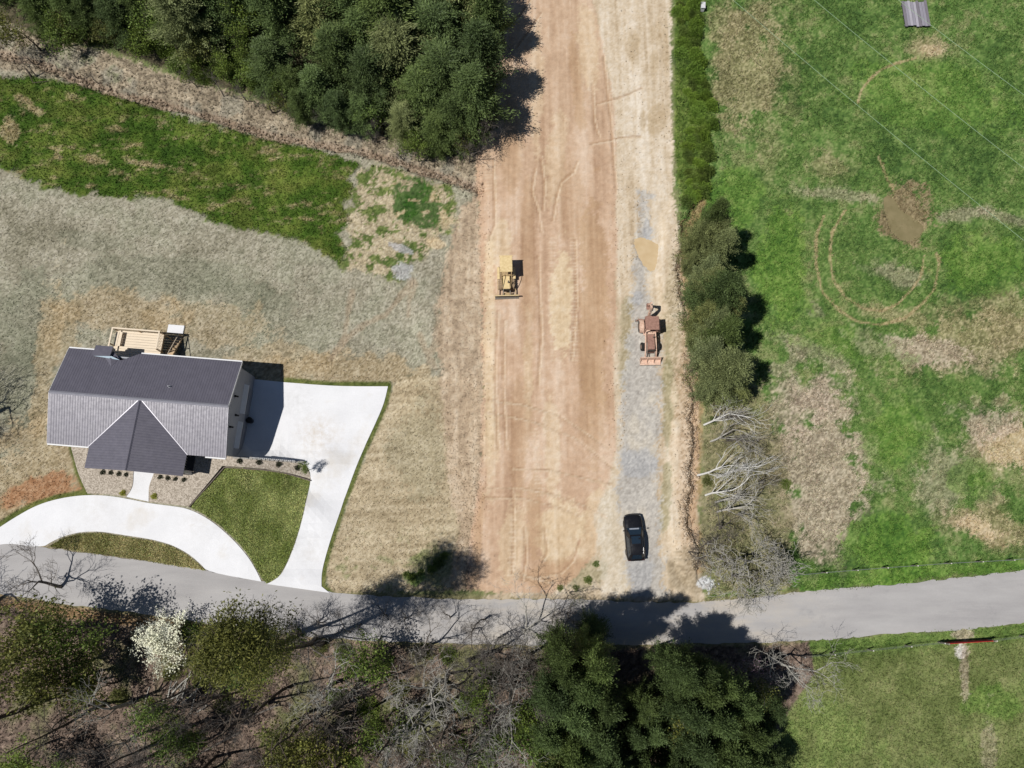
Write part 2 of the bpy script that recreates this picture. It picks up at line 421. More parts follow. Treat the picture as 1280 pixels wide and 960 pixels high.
for (cx, cy, rx, ry, ro, k) in [(1110,690,60,55,0,.9),(1115,540,40,50,0,.7),(975,330,34,80,0,.8),(1160,120,110,45,10,.55),(1230,330,60,40,0,.7),(1060,430,80,22,15,.5),(1210,600,30,25,0,.6),(920,250,40,40,0,.7)]:
    over(mp * blob(cx, cy, rx, ry, ro) * k, green)
over(mp * sstep(26, 8, np.abs(V - (739 - (U - 1000) * .085))) * (U > 960) * .75, green)
# pond mud
over(mp * blob(1133, 268, 38, 42, -25, .35) * .85, pal([(104,84,64),(138,118,92),(168,150,120)], strawN))
# wheel rings
RINGS = [[(1055,265),(1040,290),(1037,322),(1042,352),(1057,372),(1080,386),(1102,389),(1122,380),(1140,362),(1151,345),(1155,320)],
         [(1030,270),(1020,295),(1020,332),(1028,365),(1048,388),(1072,402),(1100,406),(1130,399),(1152,380),(1168,362),(1174,328),(1170,318)],
         [(1072,128),(1077,112),(1088,98),(1102,87),(1120,79),(1145,73)],[(1098,196),(1108,222),(1118,240)]]
dzt = np.zeros(XX.shape)
def stroke(line, w, col, k=0.8, dz=0.0, noise=.5):
    d, s = ldist(line, U, V)
    m = sstep(w * 1.25, w * .45, d + w * noise * n_edge) * k
    over(m, col)
    if dz: dzt[...] += dz * sstep(w * 1.3, w * .3, d)
for r in RINGS: stroke(r, 1.8, pal([(136,124,86),(172,154,114),(198,180,142)], strawN), .85, -.02, .8)
# ---- south pasture
ms = area(SOUTHP, 3, 4)
over(ms, pal([(88,102,52),(121,131,79),(155,155,108)], mixn((grassN, 1), (n_mid, .5)), 2.7))
over(ms * sstep(.52, .66, mixn((n_big, 1), (n_mid, 1))) * .5, green * .9)
over(ms * sstep(32, 6, np.abs(V - (802 - (U - 1020) * .085))) * .6, green)
over(ms * blob(1240, 880, 40, 22, 0) * .6, green)
over(ms * blob(1201, 814, 8, 11, 10, .3) * .95, pal([(170,165,155),(205,200,190),(225,222,215)], strawN))
over(ms * blob(1206, 840, 6, 40, 0, .5) * .6, pink); over(ms * blob(1202, 793, 16, 7, 0, .3) * .7, pink)
over(ms * blob(1235, 940, 12, 60, 0, .6) * .35, pink)
# ---- back yard straw, banks, meadow
YARD = [(-900,30),(0,60),(125,100),(262,140),(428,180),(505,200),(570,225),(600,240),(606,400),(604,600),(585,738),(400,742),(250,712),(-60,668),(-900,540)]
my = area(YARD, 3, 4)
REL -= .010 * my
over(my, pal([(118,114,94),(164,158,138),(202,196,178)], mixn((strawN, 1.5), (n_big, .6), (n_mid, .35)), 2.6))
over(my * sstep(.47, .62, mixn((n_big, 1.2), (n_mid, 1))) * .62, pal([(112,114,92),(142,142,118),(168,166,144)], strawN, 2.6))
for (cx, cy, rx, ry, ro, k) in [(210,345,150,26,4,.5),(40,400,60,60,0,.5),(310,370,60,22,20,.45),(330,400,50,30,10,.3),(25,480,40,60,0,.5),(110,300,40,15,10,.4)]:
    over(my * blob(cx, cy, rx, ry, ro) * k, pal([(98,102,84),(124,126,104),(150,150,128)], strawN))
tanw = pal([(142,122,88),(176,154,118),(202,184,152)], strawN, 2.4)
for (cx, cy, rx, ry, ro, k) in [(150,390,70,22,2,.75),(270,405,70,24,5,.6),(430,465,90,20,2,.85),(350,450,60,20,0,.6),(80,420,20,40,0,.6),(60,440,14,90,8,.75),(50,590,70,48,-10,.9),(30,650,60,22,-14,.8)]:
    over(my * blob(cx, cy, rx * 1.15, ry * 1.25, ro) * k * .75, tanw)
over(my * blob(52, 612, 52, 18, -14, .45) * .75, pal([(140,92,60),(168,116,80),(184,140,104)], strawN))
# east straw field beside the drive
STRAWF = [(492,478),(545,470),(600,470),(600,640),(580,738),(412,741),(406,716),(425,655),(445,597),(472,535)]
m = area(STRAWF, 4, 4)
over(m, pal([(150,134,106),(188,172,142),(212,198,170)], mixn((strawN, 1.5), (fbm(XX / 5, YY / .5, 6), 1)), 2.6))
over(m * blob(525, 560, 40, 60, 10) * .5, pal([(130,124,98),(156,148,120),(180,172,146)], strawN))
over(m * blob(540, 710, 34, 26, 0, .6) * .6, pal([(70,92,40),(104,118,62),(140,146,90)], strawN)); over(m * blob(515, 722, 18, 10, 0, .5) * .7, green)
over(m * sstep(.6, .68, n_small) * sstep(640, 720, V) * .6, pal([(84,100,50),(110,122,70),(140,146,96)], strawN))
# left shoulder of the dirt road
LSH = [(556,330),(575,260),(600,240),(606,400),(606,600),(588,736),(560,738),(575,660),(560,600),(552,500),(545,420)]
m = area(LSH, 6, 8); over(m * .9, pal([(150,130,108),(190,168,142),(214,196,172)], mixn((n_small, 1), (n_fine, 1), (fbm(XX / .5, YY / 6, 6), 1.2)), 2.6)); REL += .05 * m
mm = area(MEADOW, 5, 11)
over(mm, pal([(44,70,20),(72,99,32),(114,129,57)], mixn((n_mid, 1.4), (n_small, 1.2), (n_fine, .7), (n_big, .8)), 2.8)); REL += .07 * mm
over(mm * sstep(.55, .74, fbm(XX / 2.2, YY / .9, 9, 5, .75)) * .65, tanw); over(mm * sstep(.5, .7, fbm(XX / 4, YY / 2.5, 13, 4, .6)) * .35, pal([(84,92,36),(112,116,54),(140,138,78)], grassN))
for (cx, cy, rx, ry, ro) in [(45,137,12,6,30),(30,125,14,4,20),(72,196,8,4,30),(120,200,14,6,20),(10,165,14,22,0),(180,205,20,4,10),(62,185,18,3,10)]:
    over(mm * blob(cx, cy, rx, ry, ro, .8) * .6, tanw)
m2 = area(MEADOW2, 6, 14)
over(m2, pal([(150,138,110),(182,168,138),(205,192,166)], strawN))
over(m2 * dith(sstep(.42, .60, fbm(XX / 1.5, YY / 1.3, 10, 5, .75))) * .92, pal([(46,76,22),(80,104,40),(120,132,70)], grassN, 3.4)); REL += .08 * m2
over(blob(523, 258, 40, 27, 20, .7) * .9, pal([(34,70,22),(54,92,32),(80,112,48)], grassN, 2.8))
over(blob(523, 258, 44, 30, 20, .6) * sstep(.54, .64, fbm(XX / 1.3, YY / .8, 11)) * .8, bare)
over(m2 * blob(512, 342, 24, 12, 20, .4) * .85, pal([(150,148,146),(176,174,174),(196,194,192)], strawN)); over(m2 * blob(500, 310, 18, 5, 20, .4) * .8, pal([(150,148,146),(176,174,174),(196,194,192)], strawN))
over(blob(545, 304, 18, 8, 20, .4) * .8, bare)
mb = area(BANK, 5, 6)
over(mb, pal([(112,102,86),(162,148,126),(198,184,160)], mixn((n_small, 1.2), (n_fine, 1.2), (spk, .6), (n_mid, .6)), 2.8)); REL += .12 * mb
over(mb * sstep(.53, .66, n_mid) * .6, pal([(112,112,98),(140,138,124),(164,160,146)], strawN))
over(mb * sstep(.6, .7, mixn((n_mid, 1), (n_small, 1))) * sstep(330, 120, U) * .5, pal([(80,96,50),(104,116,72),(130,136,96)], strawN))
dcr, scr = ldist(CREEK, U, V)
wob = n_edge * 4.5 + 3 * (n_mid - .5)
over(dith(sstep(7.0, 2.5, dcr + wob)) * .85, pal([(112,96,80),(150,130,110),(184,166,146)], strawN))
over(sstep(11, 6, np.abs(dcr + wob * 1.4 - 9)) * (scr < 0) * .0, litter)
creek_cut = -0.45 * sstep(8, 3, dcr + wob * 1.3)
# tracks in the yard
for ln in [[(440,365),(434,395),(430,425),(414,448)],[(430,425),(455,405),(480,395),(500,372),(515,352)],[(510,395),(512,375),(518,355)],[(545,385),(548,410),(540,440)],[(525,420),(535,445),(545,460)]]:
    stroke(ln, 4.5, pal([(140,122,100),(164,146,122),(186,170,146)], strawN), .6, -.05, .9)
# ---- hedge strip
mh = area(HEDGE, 3, 4)
over(mh, pal([(56,76,30),(90,112,48),(130,144,76)], grassN, 3.0)); REL += .1 * mh
# ---- shoulder and gravel
streak = mixn((fbm(XX / .55, YY / 9.0, 4, 4, .6), 1.5), (fbm(XX / .3, YY / 12.0, 9, 2, .6), .8), (fbm(XX / 1.6, YY / 16.0, 6, 3), 1.3), (n_small, .5), (n_fine, .5))
m = area(SHOULDER, 4, 5)
over(m, pal([(178,156,126),(213,195,169),(234,222,204)], mixn((streak, 1.8), (strawN, .6)), 3.2)); REL += .01 * m
for (cx, cy, rx, ry, ro, k) in [(791,60,9,24,0,.6),(824,150,14,22,8,.65),(804,148,5,12,0,.5),(822,40,10,16,0,.4),(818,80,6,20,0,.4),(832,60,6,40,0,.4)]:
    over(m * blob(cx, cy, rx, ry, ro, .35) * k, pal([(164,140,106),(184,160,124),(198,176,142)], strawN))
over(m * blob(848, 420, 22, 130, 0, .4) * .7, pal([(150,136,104),(184,168,138),(208,194,168)], strawN, 2.8))
over(m * blob(858, 560, 16, 180, 0, .4) * .7, pal([(170,142,112),(198,172,142),(220,198,172)], strawN, 2.8))
over(m * blob(834, 500, 6, 80, 0, .6) * .6, pal([(118,116,80),(146,140,104),(170,162,126)], strawN)); over(m * blob(832, 620, 7, 60, 4, .6) * .65, pal([(118,116,80),(146,140,104),(170,162,126)], strawN))
over(m * blob(782, 430, 9, 60, 4, .6) * .55, pal([(130,126,92),(158,150,118),(184,174,144)], strawN))
over(m * blob(735, 715, 24, 22, -30, .6) * .6, pal([(110,112,74),(146,140,104),(180,168,134)], strawN))
over(m * blob(860, 715, 26, 34, 0, .5) * .75, pal([(130,116,92),(160,144,118),(186,170,144)], strawN, 2.8))
mg = area(GRAVEL, 9, 10) * area(SHOULDER, 2, 2)
gcol = pal([(156,153,149),(187,184,179),(212,207,198)], mixn((streak, .9), (n_fine, 1), (spk, .8), (n_mid, .8)), 2.4)
over(mg * .82, gcol)
over(mg * sstep(.5, .66, mixn((n_mid, 1), (streak, 1))) * .5, pal([(186,174,152),(206,194,172),(222,212,194)], strawN))
for (cx, cy, rx, ry) in [(797,372,7,9),(809,285,6,16),(800,575,24,22),(800,715,15,34)]:
    over(mg * blob(cx, cy, rx, ry, 0, .4) * .6, pal([(152,154,158),(172,173,176),(192,192,192)], strawN))
over(area([(746,620),(800,600),(824,640),(816,740),(756,744),(748,690)], 8, 6) * (1 - mg) * .5, pal([(196,186,164),(214,204,184),(226,218,202)], strawN))
# ---- the graded dirt
md = area(DIRT, 3, 3)
over(md, pal([(174,141,114),(206,175,147),(228,205,182)], mixn((streak, 2.4), (n_mid, .6), (n_fine, .5), (n_big, .6)), 3.0))
over(md * sstep(330, 80, V) * .35, pal([(184,154,126),(206,180,152),(222,200,176)], streak, 2.6))
pale = pal([(200,174,138),(224,202,168),(236,220,194)], mixn((streak, 1.4), (n_fine, .8)), 2.4)
for (cx, cy, rx, ry, ro, k) in [(702,380,15,78,2,.9),(612,440,8,150,0,.7),(700,665,30,42,10,.75),(690,560,10,80,0,.5),(625,300,14,34,0,.6),(640,680,18,60,6,.5),(695,200,14,60,4,.4),(670,100,10,90,0,.4),(735,60,16,60,-4,.5),(613,560,12,60,0,.5),(745,660,22,50,14,.6),(660,460,6,70,0,.5)]:
    over(md * blob(cx, cy, rx, ry, ro, .4) * k, pale)
darkd = pal([(166,132,100),(189,156,122),(206,176,142)], streak, 2.4)
for (cx, cy, rx, ry, ro, k) in [(742,380,20,150,0,.75),(742,520,20,60,0,.5),(660,330,10,120,0,.5),(640,180,16,60,0,.5),(715,250,20,70,0,.4),(668,640,10,70,0,.6),(650,540,14,80,0,.5),(700,715,60,16,-6,.6),(722,110,8,80,-6,.6),(596,690,7,60,6,.6)]:
    over(md * blob(cx, cy, rx, ry, ro, .4) * k, darkd)
ddk = pal([(146,114,86),(166,132,102),(184,152,120)], strawN); dlt = pal([(216,192,158),(226,206,178),(236,220,198)], strawN)
CUTS = [[(668,210),(664,240),(672,262),(676,290)],[(722,200),(716,215),(700,228),(694,250),(690,275)],[(754,70),(758,110),(764,160),(770,240)],[(740,105),(742,150),(748,170)],[(616,200),(618,280),(610,300)],
        [(604,610),(650,610),(690,618),(730,632),(756,646)],[(606,622),(650,622),(690,632),(725,645)],[(640,585),(690,588),(740,600),(766,606)],[(640,716),(670,722),(700,716),(716,700),(724,676)],[(636,700),(656,720),(690,728)],
        [(610,500),(650,505),(700,520),(760,560)],[(606,515),(660,525),(720,548),(766,585)],[(680,660),(684,690),(678,700)],[(676,200),(680,230),(678,262)],[(640,610),(642,660),(640,715)],[(622,40),(650,20),(662,0)],[(645,60),(660,40),(676,16)],
        [(672,320),(676,420),(672,480)],[(718,300),(720,380),(714,450)],[(622,390),(618,470),(622,560)],[(630,400),(628,480),(632,560)],[(655,660),(657,700),(652,725)],[(738,180),(758,176),(775,172),(800,170)],[(745,130),(775,122),(802,110)]]
for i, ln in enumerate(CUTS):
    stroke(ln, 1.7, ddk, .55, -.05, .9)
    stroke([(a + 2.4, b + 1.2) for a, b in ln], 1.2, dlt, .5, .04, .9)
# crawler track prints: cross bars across two bands
for (x0, y0, x1, y1) in [(611,480,613,380),(690,300,692,450),(716,300,718,450),(668,540,676,620),(846,590,848,700),(640,720,642,650),(608,150,610,240)]:
    d, s = ldist([(x0, y0), (x1, y1)], U, V)
    bars = (np.sin(YY * 2 * math.pi / 0.42) > 0.2) * sstep(6, 4, d + 2 * n_edge)
    over(bars * .38, dlt); dzt += -.02 * bars
# ---- area right of the bank: eroded edge
ERODE = [(869,250),(852,282),(853,310),(846,340),(852,380),(862,440),(858,470),(866,500),(861,525),(867,552),(861,585),(864,610),(855,635),(862,668),(872,690),(871,705)]
de, se = ldist(ERODE, U, V)
wob2 = n_edge * 4 + 9 * (fbm(XX / .9, YY / .9, 12, 4, .7) - .5)
stp = sstep(-3, 3, de * np.where(se > 0, -1, 1) + wob2) * sstep(30, 18, de) * .42
over(sstep(2.2, .8, np.abs(de * np.where(se > 0, -1, 1) + wob2)) * .7, pal([(96,72,50),(126,100,74),(150,124,96)], strawN))
over(sstep(7, 3, np.abs(de * np.where(se > 0, -1, 1) + wob2 + 9)) * .6, pal([(168,132,98),(190,154,118),(206,174,140)], strawN))
UNDER = [(880,490),(950,480),(975,560),(990,650),(990,735),(885,745),(872,690),(878,600)]
mu_ = area(UNDER, 6, 10)
over(mu_ * .8, pal([(112,108,78),(146,138,106),(176,162,134)], mixn((strawN, 1.4), (n_mid, .8)), 2.8))
over(mu_ * sstep(.55, .66, n_mid) * .6, pal([(86,104,54),(112,124,72),(140,144,96)], strawN))
over(blob(882, 730, 12, 8, 20, .4) * .9, pal([(180,182,184),(208,210,212),(226,228,230)], spk, 1.2))
# road verge
dr = sdf(ROAD, U, V, 30)
over(sstep(9, 2, dr + 3 * n_edge) * .55 * (U < 1000), pal([(118,104,80),(150,134,106),(178,160,130)], strawN))
# narrow grass edges along the drives
for ln in [[(486,483),(481,505),(470,531),(456,561),(442,596),(431,626),(421,656),(411,686),(404,715),(404,733),(412,741)],[(357,476),(420,481),(485,481)],[(-10,662),(20,643),(45,630),(70,622),(100,617),(110,616),(97,590),(90,560)]]:
    d, s = ldist(ln, U, V)
    over(sstep(5.5, 2.5, d + 1.4 * n_edge) * .95, pal([(62,76,30),(92,104,48),(124,126,70)], grassN, 2.6)); REL += .05 * sstep(6, 3, d)
# ---- heights
ZMIC = ((n_small - .5) * .6 + (n_fine - .5) * 1.1 + (spk - .5) * .8) * REL * 2.0 + (streak - .5) * .10 * md + dzt + creek_cut + stp
pv = np.full(XX.shape, 1e3)
for P_ in (ROAD, DRIVE, LOOP, WALK, BEDL, BEDR, LAWN, ISLE): pv = np.minimum(pv, sdf(P_, U, V, 40))
keep = sstep(1.0, 8.0, pv)
ZG = ZZ + ZMIC * keep - .10 * sstep(0.5, -2.5, pv) - .25 * sstep(-2, -6, pv)
for P_, dep in ((PUDDLE, .16), (POND, .25)):
    d = sdf(P_, U, V, 30); ZG -= dep * sstep(2.5, -3, d + 1.2 * n_edge)
fade = sstep(150, 70, np.abs(XX)) * sstep(170, 90, np.abs(YY - 20))
ZG = np.where(fade < 1, ZG * fade + (1 - fade) * (-0.3), ZG)

# ---- split the sheet into the named pieces of the setting
labels = np.zeros((NX, NY), np.int8)
for i, m in ((1, mp), (2, my), (3, np.maximum(mm, m2)), (4, mb), (5, mf), (6, mw), (7, ms), (8, area(SHOULDER, 4, 5)), (9, mg), (10, md)):
    labels[m > .5] = i
labels[sstep(7.5, 3.5, dcr + wob) > .5] = 11
names = ['ground', 'pasture', 'yard', 'meadow', 'creek_bank', 'forest_floor', 'woodland_floor', 'field', 'track_shoulder', 'gravel_track', 'dirt_road', 'stream_bed']
ids = np.arange(NX * NY).reshape(NX, NY)
quads = np.stack([ids[:-1, :-1], ids[1:, :-1], ids[1:, 1:], ids[:-1, 1:]], -1).reshape(-1, 4)
qlab = labels[:-1, :-1].reshape(-1)
VV = np.stack([XX, YY, ZG], -1).reshape(-1, 3); CC = np.clip(C, .004, .85).reshape(-1, 3)
GROUND = attr_mat('ground_cover', .46, 10.0, .95, .22); DIRTM = attr_mat('graded_dirt', .13, 8.0, .95, .35); YARDM = attr_mat('straw_ground', .30, 11.0, .95, .15); SANDM = attr_mat('sandy_gravel', .22, 12.0, .95, .45)
GLABEL = dict(ground='rough open ground around the building site', pasture='mottled green pasture with wheel rings and bare patches', yard='pale straw covered back yard around the house',
    meadow='strip of lush dark green grass below the creek bank', creek_bank='pale eroded bank between creek and dark wood', forest_floor='brown floor under the evergreen wood',
    woodland_floor='brown leaf litter under bare trees beside the road', field='green and tan field behind the red gate', track_shoulder='pale sandy shoulder beside the graded dirt',
    gravel_track='grey gravel track under the parked car and backhoe', dirt_road='wide freshly graded tan dirt strip', stream_bed='narrow brown muddy stream bed')
for i, nm in enumerate(names):
    q = quads[qlab == i]
    if not len(q): continue
    uq, inv = np.unique(q, return_inverse=True)
    o = link(nm, np_mesh(nm, VV[uq], inv.reshape(-1, 4), acol=CC[uq]), {'dirt_road': DIRTM, 'track_shoulder': DIRTM, 'gravel_track': SANDM, 'yard': YARDM}.get(nm, GROUND))
    tag(o, GLABEL[nm], nm.replace('_', ' '), kind='structure')

# sampling of the finished ground
def ground_z(x, y):
    i = np.clip(np.searchsorted(gx, x) - 1, 0, NX - 2); j = np.clip(np.searchsorted(gy, y) - 1, 0, NY - 2)
    fx = (x - gx[i]) / (gx[i + 1] - gx[i]); fy = (y - gy[j]) / (gy[j + 1] - gy[j])
    return (ZG[i, j] * (1 - fx) + ZG[i + 1, j] * fx) * (1 - fy) + (ZG[i, j + 1] * (1 - fx) + ZG[i + 1, j + 1] * fx) * fy
def ground_c(x, y):
    i = np.clip(np.searchsorted(gx, x) - 1, 0, NX - 2); j = np.clip(np.searchsorted(gy, y) - 1, 0, NY - 2)
    return C[i, j]
def gz(p):
    return float(ground_z(np.array([p[0]]), np.array([p[1]]))[0])

# ------------------------------------------------------------------ paved sheets
def dens(pts, step):
    out = []
    n = len(pts)
    for i in range(n):
        a = pts[i]; b = pts[(i + 1) % n]
        k = max(1, int(math.hypot(b[0] - a[0], b[1] - a[1]) / step))
        for j in range(k): out.append((a[0] + (b[0] - a[0]) * j / k, a[1] + (b[1] - a[1]) * j / k))
    return out
def smooth_poly(pts, it=1, sharp=50):
    """round the corners that are gentle, keep the sharp ones"""
    for _ in range(it):
        out = []; n = len(pts)
        for i in range(n):
            a, b, c = np.array(pts[i - 1]), np.array(pts[i]), np.array(pts[(i + 1) % n])
            u, w = b - a, c - b
            ang = abs(math.degrees(math.atan2(u[0] * w[1] - u[1] * w[0], u @ w)))
            if ang > sharp or ang < 2: out.append(tuple(b))
            else: out += [tuple(b - u * .25), tuple(b + w * .25)]
        pts = out
    return pts
def sheet(name, poly, up, m, label, cat, step=.7, thick=.25, jitter=0.0, flat=None, zf=None, kind='structure'):
    pts = smooth_poly(poly, 2) if jitter == 0 else poly
    P = np.array(pts, float)
    x, y, z = G(P[:, 0], P[:, 1]) if flat is None else (*ray(P[:, 0], P[:, 1], flat), None)
    ring = dens(list(zip(x, y)), step)
    if jitter:
        ring = [(a + (float(vn(np.array(a * 1.7), np.array(b * 1.7), 3)) - .5) * jitter * 2, b + (float(vn(np.array(a * 1.7), np.array(b * 1.7), 4)) - .5) * jitter * 2) for a, b in ring]
    n = len(ring); A = np.array(ring)
    xs = np.arange(A[:, 0].min(), A[:, 0].max(), step * 1.3); ys = np.arange(A[:, 1].min(), A[:, 1].max(), step * 1.3)
    gxx, gyy = [q.ravel() for q in np.meshgrid(xs, ys)]
    inside = sdf(ring, gxx, gyy, 1) < -step * .5
    allp = ring + list(zip(gxx[inside], gyy[inside]))
    vs, es, fs, *_ = delaunay_2d_cdt([Vector(p) for p in allp], [], [list(range(n))], 1, 1e-5)
    va = np.array([tuple(v) for v in vs])
    if zf is not None: zt = zf(va[:, 0], va[:, 1]) + up
    else: zt = (Zs(va[:, 0], va[:, 1]) if flat is None else flat) + up
    zt = np.broadcast_to(zt, (len(va),))
    mb = MB(); top = [(a[0], a[1], float(b)) for a, b in zip(va, zt)]
    mb.add(top, [tuple(f) for f in fs])
    ec = {}
    for f in fs:
        for a, b in zip(f, list(f[1:]) + [f[0]]): ec[(a, b)] = 1
    for (a, b) in list(ec):
        if (b, a) not in ec:
            pa, pb = top[a], top[b]
            mb.add([pa, pb, (pb[0], pb[1], pb[2] - thick), (pa[0], pa[1], pa[2] - thick)], [(0, 3, 2, 1)])
    o = mb.build(name, m)
    return tag(o, label, cat, kind=kind)
def concrete():
    m, nt, b = nodes('white_concrete')
    f = _ramp(nt, _noise(nt, .35, 6, .65), .35, .7); f2 = _ramp(nt, _noise(nt, 9, 4, .7), .3, .7, .93, 1.04)
    c = _mix(nt, f, tuple(alb((245,245,247))), tuple(alb((234,234,236))))
    st = _ramp(nt, _noise(nt, .16, 5, .6), .56, .76, 0, .8)
    c = _mix(nt, st, c, tuple(alb((216,206,190))))
    tcx = nt.nodes.new("ShaderNodeTexCoord")
    for (px, py, rad, colr, k) in ((398, 545, 3.2, (206,186,156), .75), (372, 505, 2.6, (200,198,196), .5), (345, 570, 2.5, (204,200,196), .5), (250, 650, 3.0, (218,212,204), .4), (120, 640, 3.0, (220,214,206), .4), (390, 690, 2.6, (214,208,200), .45)):
        q = g(px, py); vd = nt.nodes.new("ShaderNodeVectorMath"); vd.operation = 'DISTANCE'; nt.links.new(tcx.outputs["Object"], vd.inputs[0]); vd.inputs[1].default_value = q
        mu = nt.nodes.new("ShaderNodeMath"); mu.operation = 'MULTIPLY'; nt.links.new(_ramp(nt, vd.outputs["Value"], 0, rad, 1.0, 0), mu.inputs[0]); nt.links.new(_ramp(nt, _noise(nt, 1.4, 6, .75), .40, .70, 0, k), mu.inputs[1])
        c = _mix(nt, mu.outputs[0], c, tuple(alb(colr)))
    cb = nt.nodes.new("ShaderNodeCombineColor")
    for i in range(3): nt.links.new(f2, cb.inputs[i])
    nt.links.new(_mix(nt, 1.0, c, cb.outputs[0], 'MULTIPLY'), b.inputs["Base Color"]); b.inputs["Roughness"].default_value = .85
    _bump(nt, _noise(nt, 25, 4), .15, .01, b)
    return m
def asphalt():
    m, nt, b = nodes('old_asphalt')
    f = _ramp(nt, _noise(nt, .25, 6, .65, stretch=(.35, 1.6, 1)), .35, .68)
    c = _mix(nt, f, tuple(alb((166,163,162))), tuple(alb((186,183,181))))
    w = _ramp(nt, _noise(nt, .9, 5, .7, stretch=(.12, 1.5, 1)), .52, .72, 0, .35)
    c = _mix(nt, w, c, tuple(alb((196,192,188))))
    # mud tracked out of the site, tar patches and cracks
    tcx = nt.nodes.new("ShaderNodeTexCoord"); sp = nt.nodes.new("ShaderNodeSeparateXYZ"); nt.links.new(tcx.outputs["Object"], sp.inputs[0])
    near = _ramp(nt, sp.outputs[0], -14, 4); far_ = _ramp(nt, sp.outputs[0], 20, 34, 1, 0)
    mm_ = nt.nodes.new("ShaderNodeMath"); mm_.operation = 'MULTIPLY'; nt.links.new(near, mm_.inputs[0]); nt.links.new(far_, mm_.inputs[1])
    m3 = nt.nodes.new("ShaderNodeMath"); m3.operation = 'MULTIPLY'; nt.links.new(mm_.outputs[0], m3.inputs[0]); nt.links.new(_ramp(nt, _noise(nt, .5, 6, .7, stretch=(.5, 1.4, 1)), .42, .66, 0, .75), m3.inputs[1])
    c = _mix(nt, m3.outputs[0], c, tuple(alb((206,194,176))))
    c = _mix(nt, _ramp(nt, _noise(nt, .18, 5, .75), .60, .68, 0, .45), c, tuple(alb((150,148,148))))
    vo = nt.nodes.new("ShaderNodeTexVoronoi"); vo.feature = 'DISTANCE_TO_EDGE'; vo.inputs["Scale"].default_value = .55
    nt.links.new(tcx.outputs["Object"], vo.inputs["Vector"])
    ck = nt.nodes.new("ShaderNodeMath"); ck.operation = 'MULTIPLY'; nt.links.new(_ramp(nt, vo.outputs["Distance"], .0, .02, .5, 0), ck.inputs[0]); nt.links.new(_ramp(nt, _noise(nt, .3, 3), .48, .6), ck.inputs[1])
    g_ = _ramp(nt, _noise(nt, 28, 3, .8), .25, .75, .8, 1.18)
    cb = nt.nodes.new("ShaderNodeCombineColor")
    for i in range(3): nt.links.new(g_, cb.inputs[i])
    nt.links.new(_mix(nt, 1.0, c, cb.outputs[0], 'MULTIPLY'), b.inputs["Base Color"]); b.inputs["Roughness"].default_value = .9
    _bump(nt, _noise(nt, 40, 3), .3, .01, b)
    return m
def stones():
    m, nt, b = nodes('bed_gravel')
    tc = nt.nodes.new("ShaderNodeTexCoord"); v = nt.nodes.new("ShaderNodeTexVoronoi"); v.inputs["Scale"].default_value = 9
    nt.links.new(tc.outputs["Object"], v.inputs["Vector"])
    sp = nt.nodes.new("ShaderNodeSeparateColor"); nt.links.new(v.outputs["Color"], sp.inputs[0])
    c = _mix(nt, _ramp(nt, sp.outputs[0], 0, 1), tuple(alb((150,138,122))), tuple(alb((212,200,184))))
    nt.links.new(c, b.inputs["Base Color"]); b.inputs["Roughness"].default_value = .9
    _bump(nt, v.outputs["Distance"], .7, .05, b)
    return m
CONC, ASPH, BEDM = concrete(), asphalt(), stones()
sheet('road', ROAD, .012, ASPH, 'narrow grey asphalt lane crossing between woods and house', 'road', step=.35, thick=.2, jitter=.12)
sheet('driveway', DRIVE, .05, CONC, 'white concrete drive running from garage court down to the lane', 'driveway', step=.6)
sheet('loop_drive', LOOP, .044, CONC, 'curved white concrete drive in front of the porch', 'driveway', step=.6)
sheet('walkway', WALK, .048, CONC, 'short white concrete walk between porch and curved drive', 'walkway', step=.4)
def bed_z(x, y):
    u, v = proj(x, y, 0 * x)
    return -1.74 * sstep(300, 386, u)
sheet('gravel_bed', BEDL, .10, BEDM, 'tan gravel bed left of the front walk', 'garden bed', step=.5, zf=lambda x, y: 0 * x)
sheet('gravel_bed', BEDR, .10, BEDM, 'tan gravel bed right of the front walk reaching the driveway', 'garden bed', step=.4, zf=bed_z)
LAWNM = mat('lawn_soil', (120,134,70), .95, var=.5, scale=3, bump=.5, bscale=8)
sheet('lawn', LAWN, .03, LAWNM, 'green sod lawn between curved drive and straight driveway', 'lawn', step=.5)
sheet('lawn', ISLE, .03, LAWNM, 'sliver of sod lawn between curved drive and lane', 'lawn', step=.5)
def water(name, col, col2):
    m, nt, b = nodes(name)
    f = _ramp(nt, _noise(nt, .9, 4, .6), .35, .65)
    nt.links.new(_mix(nt, f, tuple(alb(col)), tuple(alb(col2))), b.inputs["Base Color"])
    b.inputs["Roughness"].default_value = .12; b.inputs["IOR"].default_value = 1.33
    _bump(nt, _noise(nt, 3, 2), .02, .02, b)
    return m
def ring_sheet(name, poly, drop, m, label):
    x, y, z = G([p[0] for p in poly], [p[1] for p in poly]); zz = float(np.mean(z)) - drop
    big = [(640 + 0, 0)]
    c = np.mean(np.array(poly, float), 0); grow = [tuple(c + (np.array(p) - c) * 1.10) for p in poly]
    return sheet(name, grow, 0, m, label, 'puddle', step=.4, thick=.05, flat=zz, jitter=.16)
ring_sheet('puddle', PUDDLE, .075, water('mud_water', (206,180,140), (216,192,154)), 'tan muddy puddle on the sandy track above the backhoe')
ring_sheet('puddle', POND, .12, water('pond_water', (132,122,88), (146,134,100)), 'olive brown muddy pool in the green pasture')
